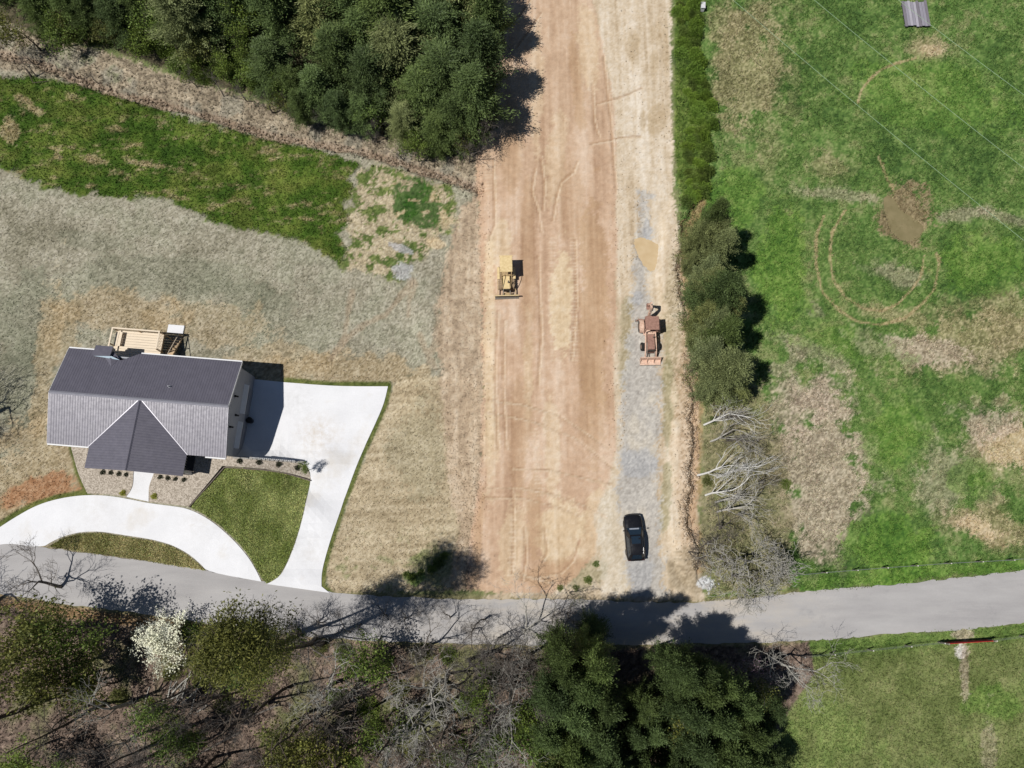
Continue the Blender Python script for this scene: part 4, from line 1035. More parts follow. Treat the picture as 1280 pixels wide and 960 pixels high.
MB().box(-.36, .36, -1.98, -1.88, .6, 1.4).build('grille', MATS['grille_dark'], bh)
MB().tube([(.22, -.55, 1.45), (.22, -.55, 2.05)], .045, 8).build('exhaust', STEEL, bh)
MB().box(-.7, .7, -.1, 1.6, .85, .97).build('floor', PINK, bh)
MB().box(-.28, .28, .55, 1.0, .97, 1.2).box(-.28, .28, .95, 1.05, 1.15, 1.6).build('seat', MATS['black_seat'], bh)
MB().box(-.35, .35, -.18, -.05, .95, 1.55).build('dash', PINK, bh)
MB().tube([(.0, .0, 1.5), (.0, .28, 1.72)], .03, 6).tube([(-.18, .3, 1.72), (.18, .3, 1.72)], .025, 6).build('steering_wheel', DARKM, bh)
MB().box(-.74, .74, .02, 1.52, 2.48, 2.57).build('canopy', RUST, bh, bevel=.03)
bk = MB().prism([(-1.12, -2.5, .75), (-1.12, -2.62, .12), (-1.12, -3.2, .04), (-1.12, -3.22, .07), (-1.12, -2.70, .18), (-1.12, -2.58, .76)], (2.24, 0, 0)).build('loader_bucket', PINK, bh)
for x in (-1.12, -.38, .36, 1.08): MB().prism([(x, -2.52, .72), (x, -2.62, .1), (x, -3.18, .05)], (.05, 0, 0)).build('bucket_rib', PINK, bk)
MB().box(-1.14, 1.14, -3.3, -3.18, .03, .07).build('cutting_edge', STEEL, bk)
MB().box(-.28, .28, 1.75, 2.05, .45, 1.15).build('swing_post', RUST, bh)
MB().prism([(-.11, 2.0, .9), (-.11, 2.1, 1.9), (-.11, 2.45, 2.75), (-.11, 2.7, 2.85), (-.11, 2.45, 1.8), (-.11, 2.3, .85)], (.22, 0, 0)).build('boom', PINK, bh)
MB().prism([(-.09, 2.5, 2.85), (-.09, 3.0, 2.95), (-.09, 3.25, 1.6), (-.09, 3.1, 1.5), (-.09, 2.8, 2.4)], (.18, 0, 0)).build('dipper_arm', PINK, bh)
MB().tube([(0, 2.15, 2.1), (0, 2.75, 3.0)], .06, 8).tube([(0, 3.0, 2.9), (0, 3.25, 1.75)], .05, 8).build('hoe_cylinder', STEEL, bh)
MB().prism([(-.2, 3.05, 1.6), (-.2, 3.35, 1.55), (-.2, 3.45, 1.1), (-.2, 3.2, .85), (-.2, 2.8, .95), (-.2, 3.12, 1.12), (-.2, 3.1, 1.4)], (.4, 0, 0)).build('hoe_bucket', RUST, bh)

# ================================================================== FENCES, GATE, SMALL THINGS
POSTM = mat('weathered_post', (150,142,130), .9, var=.3, scale=6, bump=.3)
WIREM = mat('galvanised_wire', (176,178,180), .4, .6, .1)
REDM = mat('red_gate_paint', (196,36,40), .45, var=.12, scale=4)
def wire_fence(pxs, label, h=1.25, wires=3):
    P = [g(*p) for p in pxs]; base = P[0].copy()
    t = thing('wire_fence', label, 'fence', base)
    for p in P:
        q = p - base; z = gz(p) - base.z
        ps = MB().tube([(q.x, q.y, z - .2), (q.x + .02, q.y, z + h)], .065, 7, .055).build('post', POSTM, t)
        MB().tube([(q.x + .02, q.y, z + h), (q.x + .02, q.y, z + h + .015)], .066, 7).build('post_cap', mat('pale_post_top', (222,218,208), .8), ps)
    for k in range(wires):
        hh = .35 + k * (h - .45) / max(1, wires - 1)
        MB().tube([(p.x - base.x, p.y - base.y, gz(p) - base.z + hh) for p in P], .009, 4).build('wire', WIREM, t)
    return t
wire_fence([(990,719),(1027,715.5),(1065,712.5),(1102,709.5),(1139,707),(1180,704),(1219,702),(1258,700),(1300,696),(1345,692)], 'wire fence on pale posts along the far verge of the lane')
wire_fence([(1000,820),(1037,816.5),(1084,811.5),(1131,806.5),(1172,802.5)], 'wire fence running from the woods up to the red gate')
wire_fence([(1236,799.5),(1274,794.5),(1315,790),(1360,785)], 'wire fence running on beyond the red gate')
gA, gB = g(1176, 803), g(1233, 799.5)
gd = (gB - gA).length; gate = thing('field_gate', 'red tubular steel field gate beside the lane', 'gate', gA, math.atan2(gB.y - gA.y, gB.x - gA.x))
for k in range(6):
    z = .18 + k * .2
    MB().tube([(.12, 0, z), (gd - .12, 0, z)], .033, 8).build('bar', REDM, gate)
for x in (.12, gd * .36, gd * .64, gd - .12):
    MB().box(x - .03, x + .03, -.045, .045, .14, 1.22).build('upright', REDM, gate)
for x in (0, gd): MB().tube([(x, 0, -.3), (x, 0, 1.45)], .085, 9).build('gate_post', POSTM, gate)
for z in (.4, 1.0): MB().box(.02, .12, -.02, .02, z, z + .06).build('hinge', DARKM, gate)
# wooden platform in the pasture
pp = g(1143, 20); pl = thing('wooden_platform', 'weathered grey plank platform lying in the pasture', 'platform', (pp.x, pp.y, gz(pp)), R(1))
GREYW = [mat('grey_plank_a', (158,154,164), .9, var=.3, scale=4, stretch=(6, .5, 1)), mat('grey_plank_b', (182,178,186), .9, var=.25, scale=4, stretch=(6, .5, 1)), mat('grey_plank_c', (132,126,134), .9, var=.3, scale=4, stretch=(6, .5, 1))]
rr = random.Random(5)
for k in range(9):
    x = -1.55 + k * .345
    y0 = -1.7 + rr.uniform(-.12, .12) + (.0 if k else -.1); y1 = 1.75 + rr.uniform(-.15, .15)
    MB().box(x, x + .31, y0, y1, .32, .36 + rr.uniform(0, .02)).build('plank', GREYW[rr.randrange(3)], pl)
for y in (-1.4, 0, 1.4): MB().box(-1.5, 1.5, y - .07, y + .07, .0, .32).build('beam', GREYW[2], pl)
# white box by the hedge
wp = g(877, 12); wb = thing('utility_box', 'small white metal box standing by the hedge', 'box', (wp.x, wp.y, gz(wp)), R(-4))
MB().box(-.24, .24, -.4, .4, .1, .75).build('body', TRIM, wb, bevel=.02)
MB().box(-.27, .27, -.44, .44, .75, .80).build('lid', mat('box_lid_white', (228,228,230), .5), wb)
MB().box(-.22, -.14, -.36, .36, 0, .1).box(.14, .22, -.36, .36, 0, .1).build('foot', DARKM, wb)
# white stones where the ditch meets the lane
STONE = mat('pale_riprap', (200,198,194), .9, var=.4, scale=5, bump=.4)
rr = random.Random(11)
def rock(r, seed):
    bm = bmesh.new(); bmesh.ops.create_icosphere(bm, subdivisions=1, radius=r); q = random.Random(seed)
    for v in bm.verts: v.co *= q.uniform(.72, 1.2); v.co.z *= .65
    me = bpy.data.meshes.new('rock'); bm.to_mesh(me); bm.free(); me.materials.append(STONE); return me
RK = [rock(.2, i) for i in range(4)]
for k in range(26):
    p = g(882 + rr.gauss(0, 5), 730 + rr.gauss(0, 5)); s = rr.uniform(.35, 1.0)
    o = bpy.data.objects.new('rock', RK[k % 4]); COL.objects.link(o); o.location = (p.x, p.y, gz(p) + .03); o.scale = (s, s, s); o.rotation_euler = (rr.random(), rr.random(), rr.random() * 6)
    tag(o, 'pale broken rock in the heap where ditch meets lane', 'rock', 'white rocks at the ditch outfall')
# overhead conductors and the frames that carry them, outside the view
WL = [[(700,-185),(922,0),(960,31),(1207,237),(1280,297),(1500,480)], [(810,-172),(1027,0),(1280,203),(1560,428)], [(905,-170),(1132,0),(1280,110),(1600,350)]]
ZW = 13.0
ends = []
for i, L in enumerate(WL):
    a = np.array(ray(*L[0], ZW)); b = np.array(ray(*L[-1], ZW)); ends.append((a, b))
    pts = []
    for k in range(25):
        t = k / 24; q = a + (b - a) * t; pts.append((q[0], q[1], ZW + 1.2 * (2 * t - 1) ** 2 - .6))
    tag(MB().tube(pts, .016, 5).build('overhead_wire', mat('wire_pale', (168,196,160), .5, .2, .05)), 'thin overhead power wire crossing the pasture', 'power line', 'overhead wires over the pasture')
for e in (0, 1):
    c = sum((x[e] for x in ends)) / 3; d = ends[2][e] - ends[0][e]; hw = np.linalg.norm(d) / 2
    t = thing('power_pole', ('timber pole frame carrying three wires beyond the hedge', 'timber pole frame carrying three wires beyond the pasture')[e], 'pole', (c[0], c[1], float(Zs(np.clip(c[0], -120, 120), np.clip(c[1], -70, 130)))), math.atan2(d[1], d[0]))
    for x in (-hw * .55, hw * .55): MB().tube([(x, 0, -1), (x, 0, ZW + 2)], .2, 9, .13).build('pole', POSTM, t)
    MB().box(-hw - .4, hw + .4, -.1, .1, ZW + .95, ZW + 1.2).build('crossarm', POSTM, t)
    for x in (-hw, 0, hw): MB().tube([(x, 0, ZW + .6), (x, 0, ZW + .95)], .08, 8).build('insulator', TRIM, t)
# ================================================================== VEGETATION
RS = np.random.RandomState(21)
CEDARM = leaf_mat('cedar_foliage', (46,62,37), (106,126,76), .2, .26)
THICKM = leaf_mat('thicket_foliage', (40,54,32), (92,110,66), .18, .2)
CEDARG = leaf_mat('grey_cedar_foliage', (72,84,54), (148,158,110), .22, .18)
GREENM = leaf_mat('fresh_leaf', (60,82,34), (122,142,72), .30, .22)
HEDGEM = leaf_mat('hedge_leaf', (74,106,38), (142,170,78), .32, .24)
OLIVEM = leaf_mat('olive_leaf', (66,74,38), (128,132,74), .25, .22)
WHITEM = leaf_mat('white_blossom', (196,204,200), (236,240,236), .25, .05)
PURPM = leaf_mat('purple_blossom', (108,88,116), (150,128,156), .25, .1)
DRYM = leaf_mat('dry_grass', (130,116,84), (186,170,132), .2, .15)
DKSHR = leaf_mat('dark_shrub_leaf', (26,34,22), (54,64,40), .2, .15)
YELM = leaf_mat('yellow_leaf', (120,130,40), (184,188,70), .3, .1)
BARK = mat('bark_brown', (92,80,68), .95, var=.4, scale=5, bump=.4)
BARKG = mat('bark_pale_grey', (192,188,178), .95, var=.35, scale=4, bump=.3)
BARKD = mat('bark_dark_grey', (122,114,106), .95, var=.4, scale=4, bump=.3)
DEADW = mat('dead_wood', (232,230,224), .9, var=.3, scale=4)

def leaves(P, D, L, W, rs):
    """one narrow kite per leaf: P points, D directions (unit), L lengths, W widths"""
    n = len(P)
    r = rs.normal(size=(n, 3)); s = np.cross(D, r); s /= np.linalg.norm(s, axis=1)[:, None] + 1e-9
    a = P; b = P + D * L[:, None] * .5 + s * W[:, None] * .5; c = P + D * L[:, None]; d = P + D * L[:, None] * .5 - s * W[:, None] * .5
    v = np.stack([a, b, c, d], 1).reshape(-1, 3); f = np.arange(4 * n).reshape(n, 4)
    return v, f
def unit(a): return a / (np.linalg.norm(a, axis=1)[:, None] + 1e-9)
def cedar_mesh(seed, h=10.0, rad=2.6, nb=120, per=8, lf=11, shape=.75, leaf=.20, up=.45, gap=.12):
    rs = np.random.RandomState(seed); P = []; D = []; T = []; L = []
    lobes = rs.uniform(0, 2 * math.pi, 5)
    for k in range(nb):
        zf = gap + (1 - gap) * ((k + rs.rand()) / nb) ** .9
        az = k * 2.39996 + rs.normal() * .35
        prof = min(1, (1.04 - zf) / (1.04 - gap) * 1.25) ** shape
        prof *= 1 - .30 * max(0, .25 - (zf - gap)) / .25
        r = rad * prof * rs.uniform(.45, 1.25) * (1 + .16 * math.cos(3 * az + lobes[0]) + .12 * math.cos(5 * az + lobes[1]))
        ax = np.array([math.cos(az), math.sin(az), 0])
        tone = rs.uniform(-.22, .22)
        for j in range(per):
            t = .18 + .82 * (j + rs.rand()) / per
            c = np.array([0, 0, zf * h]) + ax * r * t + np.array([0, 0, up * r * t * t * .8])
            sd = np.array([-ax[1], ax[0], 0]); w_ = .30 * (1.1 - .6 * t)
            q = c + ax * rs.normal(size=(lf, 1)) * .30 + sd * rs.normal(size=(lf, 1)) * w_ + rs.normal(size=(lf, 3)) * np.array([.05, .05, .10])
            d = ax * 1.1 + np.array([0, 0, .45]) + rs.normal(size=(lf, 3)) * .5
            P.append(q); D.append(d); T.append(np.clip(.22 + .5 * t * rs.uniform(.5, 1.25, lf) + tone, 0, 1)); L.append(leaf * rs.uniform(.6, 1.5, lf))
    # leader
    q = np.array([0, 0, h]) + rs.normal(size=(40, 3)) * np.array([.16, .16, .35]); P.append(q); D.append(np.tile([0, 0, 1.0], (40, 1)) + rs.normal(size=(40, 3)) * .4); T.append(rs.uniform(.5, .9, 40)); L.append(leaf * rs.uniform(.6, 1.2, 40))
    P = np.concatenate(P); D = unit(np.concatenate(D)); L = np.concatenate(L); T = np.concatenate(T)
    v, f = leaves(P, D, L, L * rs.uniform(.16, .34, len(L)), rs)
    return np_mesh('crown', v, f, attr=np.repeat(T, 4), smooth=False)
def skeleton(seed, h, spread=.5, levels=5, lean=(0, 0), trunk=.35, kids=(3, 4, 4, 3, 2), r0=.17, up=.25, ratio=.68):
    rs = np.random.RandomState(seed); segs = []; tips = []
    def grow(p, d, L, r, lv):
        n = 4 if lv == 0 else 3; q = p.copy(); dd = d.copy(); pts = [q.copy()]
        r1 = r * (.55 if lv < levels - 1 else .3)
        for i in range(n):
            dd = dd + rs.normal(size=3) * (.08 if lv == 0 else .18) + np.array([0, 0, up * .12]); dd /= np.linalg.norm(dd)
            q2 = q + dd * L / n; segs.append((q, q2, r + (r1 - r) * i / n, r + (r1 - r) * (i + 1) / n)); q = q2; pts.append(q.copy())
        if lv >= levels - 1: tips.append((q, dd)); return
        k = kids[lv]
        for i in range(k):
            t = rs.uniform(.35 if lv else trunk, 1.0) if i else 1.0
            a = t * n; i0 = min(int(a), n - 1); base = pts[i0] + (pts[i0 + 1] - pts[i0]) * (a - i0)
            r_ = rs.normal(size=3); side = np.cross(dd, r_); side /= np.linalg.norm(side) + 1e-9
            nd = dd * (1 - spread * .55) + side * spread * rs.uniform(.7, 1.3) + np.array([0, 0, up * .5]); nd /= np.linalg.norm(nd)
            grow(base, nd, L * ratio * rs.uniform(.75, 1.15), max(.012, r1 * rs.uniform(.6, .85)), lv + 1)
    d0 = np.array([lean[0], lean[1], 1.0]); d0 /= np.linalg.norm(d0)
    grow(np.zeros(3), d0, h * .42, r0, 0)
    return segs, tips
def seg_mesh(name, segs, thick=1.0, minr=0.0):
    A = np.array([s[0] for s in segs]); B = np.array([s[1] for s in segs]); ra = np.maximum(np.array([s[2] for s in segs]) * thick, minr); rb = np.maximum(np.array([s[3] for s in segs]) * thick, minr)
    d = unit(B - A); ref = np.where(np.abs(d[:, 2:3]) < .9, [[0, 0, 1.0]], [[1.0, 0, 0]]); u = unit(np.cross(d, ref)); w = np.cross(d, u)
    n = len(segs); k = 5; v = np.zeros((n, 2 * k, 3))
    for j in range(k):
        a = 2 * math.pi * j / k; o_ = u * math.cos(a) + w * math.sin(a)
        v[:, j] = A + o_ * ra[:, None]; v[:, k + j] = B + o_ * rb[:, None]
    base = (np.arange(n) * 2 * k)[:, None]
    f = np.stack([base + np.array([j, (j + 1) % k, k + (j + 1) % k, k + j]) for j in range(k)], 1).reshape(-1, 4)
    return np_mesh(name, v.reshape(-1, 3), f)
def leafy(tips, seed, per=6, L=.22, sig=.28, W=.6):
    rs = np.random.RandomState(seed); P = []; D = []
    for q, d in tips:
        P.append(q + rs.normal(size=(per, 3)) * sig); D.append(rs.normal(size=(per, 3)) + np.array([0, 0, .5]))
    P = np.concatenate(P); D = unit(np.concatenate(D)); l = L * rs.uniform(.6, 1.3, len(P))
    v, f = leaves(P, D, l, l * W, rs); t = np.repeat(np.clip(rs.normal(.5, .25, len(P)), 0, 1), 4)
    return np_mesh('crown', v, f, attr=t, smooth=False)
def dome_mesh(seed, n=2600, L=.11, hgt=.75, W=.6):
    """bush of radius 1"""
    rs = np.random.RandomState(seed); d = unit(rs.normal(size=(n, 3))); d[:, 2] = np.abs(d[:, 2])
    az = np.arctan2(d[:, 1], d[:, 0]); lump = 1 + .16 * np.cos(3 * az + rs.rand() * 6) + .12 * np.cos(5 * az + rs.rand() * 6) + .10 * np.cos(9 * az + d[:, 2] * 7)
    r = (rs.rand(n) ** .35) * lump
    P = d * r[:, None] * np.array([1, 1, hgt]); D = unit(d + rs.normal(size=(n, 3)) * .7 + np.array([0, 0, .3]))
    l = L * rs.uniform(.6, 1.4, n); v, f = leaves(P, D, l, l * W, rs)
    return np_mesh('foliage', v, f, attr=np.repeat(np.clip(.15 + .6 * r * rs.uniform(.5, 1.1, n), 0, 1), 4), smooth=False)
def trunk_mesh(h, r, seed, lean=(0, 0), limbs=6):
    rs = np.random.RandomState(seed); segs = []; p = np.zeros(3); n = 7
    for i in range(n):
        q = p + np.array([lean[0] * h / n + rs.normal() * .05, lean[1] * h / n + rs.normal() * .05, h * .97 / n]); segs.append((p, q, r * (1 - i / n) + .02, r * (1 - (i + 1) / n) + .02))
        if i > 1:
            for _ in range(limbs):
                a = rs.rand() * 6.283; e = q + np.array([math.cos(a), math.sin(a), .35]) * h * .15 * rs.uniform(.5, 1.1) * (1 - i / n + .2); segs.append((q, e, r * .25 * (1 - i / n) + .02, .012))
        p = q
    segs[0] = (np.array([0, 0, -.4]), segs[0][1], r * 1.25, segs[0][3])
    return seg_mesh('trunk', segs)

CED = [(cedar_mesh(31, 10, 2.7, 130, 8, 30), trunk_mesh(10, .17, 31)), (cedar_mesh(32, 10, 2.3, 130, 8, 30, .9), trunk_mesh(10, .16, 32)), (cedar_mesh(33, 10, 3.1, 170, 8, 30, .45, up=.3), trunk_mesh(10, .2, 33)),
       (cedar_mesh(34, 10, 2.5, 110, 9, 30, .7, gap=.3), trunk_mesh(10, .18, 34)), (cedar_mesh(35, 10, 2.9, 140, 8, 30, .8, up=.6), trunk_mesh(10, .18, 35))]
def add_crown(mesh, m, parent, name='crown'):
    if not mesh.materials: mesh.materials.append(m)
    o = bpy.data.objects.new(name, mesh); COL.objects.link(o); o.parent = parent
    if mesh.materials[0] != m:
        o.material_slots[0].link = 'OBJECT'; o.material_slots[0].material = m
    return o
def place(name, proto, loc, h, base_h, wid, label, cat, group, leafm=None, barkm=BARK, rz=None, rs=RS):
    s = h / base_h
    t = thing(name, label, cat, loc, rs.rand() * 6.283 if rz is None else rz, group, (s * wid, s * wid, s))
    cm, tm = proto
    if tm is not None: add_crown(tm, barkm, t, 'trunk')
    if cm is not None: add_crown(cm, leafm, t, 'crown')
    return t
def cedar(px, py, h, wid=1.0, m=None, label='', group='', k=None, name='cedar_tree'):
    p = foot(px, py, h, .55); i = RS.randint(5) if k is None else k
    return place(name, CED[i], (p.x, p.y, gz(p) - .05), h, 10.0, wid, label, 'tree', group, m or CEDARM)

# ---- evergreen wood at the top left
NWL = 'dark green cedar in the dense wood above the creek bank'
NWG = 'evergreens of the wood above the creek'
for (px, py, h) in [(604,30,13),(602,75,13.5),(594,120,12),(574,150,10),(545,168,7),(560,100,11),(525,125,10),(505,160,7.5),(545,50,12),(500,70,11),(470,105,10),(490,30,12),(455,55,11),(440,105,10),(455,140,7.5),(420,80,11),(395,110,9),
        (405,35,12),(370,70,10),(365,112,8),(345,90,9),(335,40,11),(355,10,12),(310,60,9),(300,15,11),(270,45,8),(262,10,11),(235,20,10),(180,10,9),(150,18,8),(118,20,9),(90,5,9),(58,14,8),(25,16,9),(-6,18,9),(420,0,12),(460,-8,12),(520,-4,12),(580,-10,11),(440,20,11),
        (560,10,11),(585,170,5.5),(425,135,7),(380,130,6)]:
    if RS.rand() < .25 and px < 560: continue
    cedar(px + RS.normal() * 4, py + RS.normal() * 4, h * RS.uniform(.75, 1.05), RS.uniform(1.05, 1.6), CEDARM if RS.rand() < .88 else CEDARG, NWL, NWG, (0, 2, 4)[RS.randint(3)])
for k in range(34):                                # the wood goes on beyond the frame
    cedar(RS.uniform(-140, 600), RS.uniform(-150, -30), RS.uniform(9, 13), RS.uniform(.9, 1.2), CEDARM, NWL, NWG)
NWT = [(205,40,7,0),(225,25,8,1),(190,22,8,2),(290,60,7,3),(318,82,6,0),(305,35,8,1),(345,105,6,2),(270,80,5,3),(165,35,6,0),(250,45,7,1),(130,40,5,2),(90,34,5,3),(360,125,5,1),(470,140,7,0),(530,175,6,1),(280,5,10,3),(60,25,7,0),(20,30,7,1),(578,168,5,2)]
# ---- row of cedars right of the track
ECL = 'grey green cedar in the row between dirt track and pasture'
ECG = 'cedars along the pasture edge'
for (px, py, h, k, m) in [(894,285,10,0,1),(882,304,8,2,0),(905,318,9,4,0),(888,345,8,1,0),(902,378,11,2,1),(884,400,8,4,0),(906,425,10,0,1),(890,448,8.5,3,0),(912,468,10,2,0),(893,486,6.5,1,0),(928,492,5,2,0),(872,330,5,1,0),(870,372,4.5,3,1),(900,300,8,3,0),(892,362,9,0,0),(898,410,9,3,0),(880,425,6,1,0),(915,395,9,4,0)]:
    cedar(px - 9, py, h * 1.22, RS.uniform(.6, .8), CEDARM if m else CEDARG, ECL, ECG, k)
# ---- evergreens below the lane
SWL = 'dark green cedar in the roadside thicket below the lane'
SWG = 'cedars of the roadside thicket'
for (px, py, h, r) in [(742,788,5,1.8),(700,806,19,2.1),(738,820,21,2.2),(836,826,15,2.2),(870,836,13,2.2),(704,832,18,2.2),(726,848,18,2.3),(690,862,14,2.3),(716,884,15,2.4),(752,872,16,2.2),(745,912,14,2.4),(684,910,12,2.2),(716,940,13,2.4),(760,950,12,2.4),(690,958,11,2.3),
        (846,840,14,2.3),(868,856,14,2.5),(893,850,12,2.2),(852,882,15,2.3),(886,890,15,2.4),(915,872,14,2.1),(926,908,13,2.3),(862,925,13,2.3),(902,938,13,2.4),(938,948,10,2.0),(845,962,12,2.4),(884,972,12,2.4),(928,978,10,2.2),(800,955,11,2.0),(800,880,8,1.8),(812,910,8,1.8),(790,915,9,1.8),(945,905,10,2.0),(955,880,9,1.8),(966,958,6,1.8)]:
    cedar(px, py, h, r * RS.uniform(.85, 1.15) / (2.7 * h / 10), (THICKM, THICKM, THICKM, CEDARM, CEDARM)[RS.randint(5)], SWL, SWG)
for k in range(16):
    cedar(RS.uniform(640, 960), RS.uniform(985, 1090), RS.uniform(8, 11), 1, THICKM, SWL, SWG)
# ---- leafing trees below the lane
SK = [skeleton(41, 10, .62), skeleton(42, 10, .55), skeleton(43, 10, .7, lean=(.1, .05)), skeleton(44, 10, .5, up=.4)]
SKT = [seg_mesh('trunk', s[0], 1.0, .014) for s in SK]
LFY = [leafy(s[1], 50 + i, 16, .30, .42) for i, s in enumerate(SK)]
LFT = [leafy(s[1], 60 + i, 3, .16, .22) for i, s in enumerate(SK)]
BLS = [leafy(s[1], 70 + i, 22, .2, .32, .9) for i, s in enumerate(SK)]
def tree(px, py, h, wid, i, crown, leafm, barkm, label, group, name, frac=.65, rz=None):
    p = foot(px, py, h, frac)
    return place(name, (crown[i] if crown else None, SKT[i]), (p.x, p.y, gz(p) - .08), h, 10.5, wid, label, 'tree', group, leafm, barkm, rz)
for (px, py, h, i) in NWT:
    tree(px, py, h, 1.0, i, LFY, GREENM if RS.rand() < .6 else OLIVEM, BARK, 'fresh green leafing tree at the edge of the dark wood', 'leafing trees at the wood edge', 'leafing_tree')
for (px, py, h, w, i) in [(62,795,8,1,0),(38,822,9,1,1),(18,850,9,1,3),(60,858,8,1,0),(22,795,7,.9,2)]:
    tree(px, py, h * 1.45, w * .8, i, LFY, OLIVEM if RS.rand() < .5 else GREENM, BARK, 'bushy olive green tree at the lane bend beside the white blossom tree', 'leafing trees beside the blossom tree', 'leafing_tree')
for (px, py, h, w, i) in [(330,800,5,.8,1),(335,925,12,.7,0),(372,945,12,.7,1),(350,965,9,.9,3),(445,945,8,.8,0)]:
    tree(px, py, h, w, i, LFY, OLIVEM if RS.rand() < .6 else GREENM, BARK, 'olive green leafing tree in the woods opposite the driveway mouths', 'leafing trees opposite the driveway', 'leafing_tree')
for (px, py, h, i) in [(700,880,11,0),(745,890,10,1),(700,945,10,2),(870,900,10,3),(915,930,9,0),(850,945,9,1),(775,935,8,2),(940,870,8,3)]:
    tree(px, py, h, .75, i, LFY, OLIVEM, BARKG, 'loose olive tree mixed among the cedars of the thicket', 'loose trees in the thicket', 'leafing_tree')
for (px, py, h, w, i) in [(640,900,8,.9,3),(655,940,9,1,0),(620,960,8,1,1),(20,945,8,1,0),(60,960,7,1,1),(200,900,9,.8,2),(225,945,9,.8,3),(440,850,10,.8,1),(480,905,9,.8,2),(555,950,9,.8,0),(590,860,9,.8,3),(110,865,8,.9,1)]:
    tree(px, py, h, w, i, LFY, GREENM, BARK, 'thin green leafing tree standing low in the leaf littered woods', 'thin leafing trees in the woods', 'leafing_tree')
tree(178, 806, 4.6, 1.9, 0, BLS, WHITEM, BARKD, 'white blossoming tree beside the lane', '', 'blossom_tree', .7); tree(196, 812, 3.8, 1.5, 1, BLS, WHITEM, BARKD, 'low white blossoming tree at the edge of leaf litter', '', 'blossom_tree', .7)
tree(952, 842, 7, 1.1, 2, LFT, PURPM, BARKD, 'purple tinged budding tree at the end of the roadside thicket', '', 'budding_tree', .6)
# tall trees that throw their crowns' shadow over the lane
def tall(px, py, h, i, label, wid=.75, m=None):
    p = g(px, py); return place('pine_tree', CED[i], (p.x, p.y, gz(p) - .05), h, 10.0, wid, label, 'tree', None, m or OLIVEM)
def tall_pine(seed, h=27.0, rad=3.4, bare_to=.70, r=.24):
    rs = np.random.RandomState(seed); segs = []; tips = []; n = 14; p = np.array([0, 0, -.4]); pts = []
    for i in range(n):
        q = np.array([math.sin(i * .5) * .15, math.cos(i * .4) * .12, h * (i + 1) / n * .98]); segs.append((p, q, r * (1 - i / n) + .03, r * (1 - (i + 1) / n) + .03)); p = q; pts.append(q)
    for k in range(34):
        zf = bare_to + (1 - bare_to) * rs.rand(); i = min(n - 1, int(zf * n)); base = pts[i - 1] + (pts[i] - pts[i - 1]) * (zf * n - i)
        az = rs.rand() * 6.283; t_ = (zf - bare_to) / (1 - bare_to); L_ = rad * math.sqrt(max(.05, 1 - (t_ * 1.7 - .7) ** 2)) * rs.uniform(.6, 1.1)
        q = base.copy(); d = np.array([math.cos(az), math.sin(az), .3])
        for j in range(4):
            d = d + rs.normal(size=3) * .18; d /= np.linalg.norm(d); q2 = q + d * L_ / 4; segs.append((q, q2, .07 * (1 - j / 4) + .012, .07 * (1 - (j + 1) / 4) + .012)); q = q2
            if j > 0:
                tips.append((q, d))
                e = q + np.cross(d, rs.normal(size=3)) * .7; segs.append((q, e, .02, .01)); tips.append((e, d))
    for k in range(4):
        z = h * rs.uniform(.4, .68); a_ = rs.rand() * 6.283; segs.append((np.array([0, 0, z]), np.array([math.cos(a_), math.sin(a_), .3]) * 1.4 + np.array([0, 0, z]), .05, .015))
    return leafy(tips, seed + 1, 90, .26, .45, .32), seg_mesh('trunk', segs)
CED.append(tall_pine(201))
p = g(405, 804); tp = place('pine_tree', CED[5], (p.x, p.y, gz(p) - .05), 27, 27, 1.0, 'tall pine whose crown shadow falls over the lane', 'tree', None, OLIVEM, rz=0); tp.rotation_euler.x = -R(5)
p = foot(300, 822, 19, .86); place('pine_tree', CED[5], (p.x, p.y, gz(p) - .05), 19, 27, 1.1, 'shorter pine beside the tall one opposite the driveway', 'tree', None, GREENM)
# ---- bare trees
BARE = [skeleton(81, 10, .62, 6, kids=(4, 4, 4, 3, 3), r0=.24), skeleton(82, 10, .7, 6, kids=(4, 4, 3, 3, 3), trunk=.2, r0=.22), skeleton(83, 10, .5, 5, kids=(3, 4, 4, 3), r0=.26), skeleton(84, 10, .8, 6, kids=(6, 5, 4, 4, 2), trunk=.12, ratio=.70, r0=.12)]
BARET = [seg_mesh('trunk', s[0], 1.0, .008 if i < 3 else .016) for i, s in enumerate(BARE)]
BIGT = skeleton(85, 10, .6, 6, kids=(4, 4, 4, 3, 2), trunk=.25, r0=.25); BARE.append(BIGT); BARET.append(seg_mesh('trunk', BIGT[0], 1.0, .011))
BTOP = [max(max(q[1][2] for q in s[0]), 5) for s in BARE]
def bare(px, py, h, wid, i, m, label, group=None, frac=.6, rz=None, lean=None, name='bare_tree', leafp=None):
    p = foot(px, py, h, frac)
    t = place(name, (None, BARET[i]), (p.x, p.y, gz(p) - .06), h, BTOP[i], wid, label, 'tree', group, None, m, rz)
    if lean: t.rotation_euler = (lean[0], lean[1], t.rotation_euler.z)
    return t
bare(940, 698, 8.5, .82, 3, BARKG, 'large spreading bare tree overhanging the lane beside the gravel track', frac=.55)
bare(536, 868, 12, 1.1, 0, BARKG, 'tall pale bare tree standing in open leaf litter')
bare(520, 905, 11, .9, 1, BARKG, 'slimmer pale bare tree behind the tall pale one')
bare(655, 795, 8, 1.1, 1, BARKG, 'pale bare tree at the lane edge left of the cedars'); bare(628, 800, 6, 1.0, 2, BARKG, 'small pale bare tree at the lane edge opposite the graded dirt')
bare(985, 832, 8, 1.15, 1, BARKG, 'grey bare tree at the end of the thicket by the wire fence')
bare(160, 905, 10, .75, 2, BARKG, 'slender pale bare tree above the brush pile')
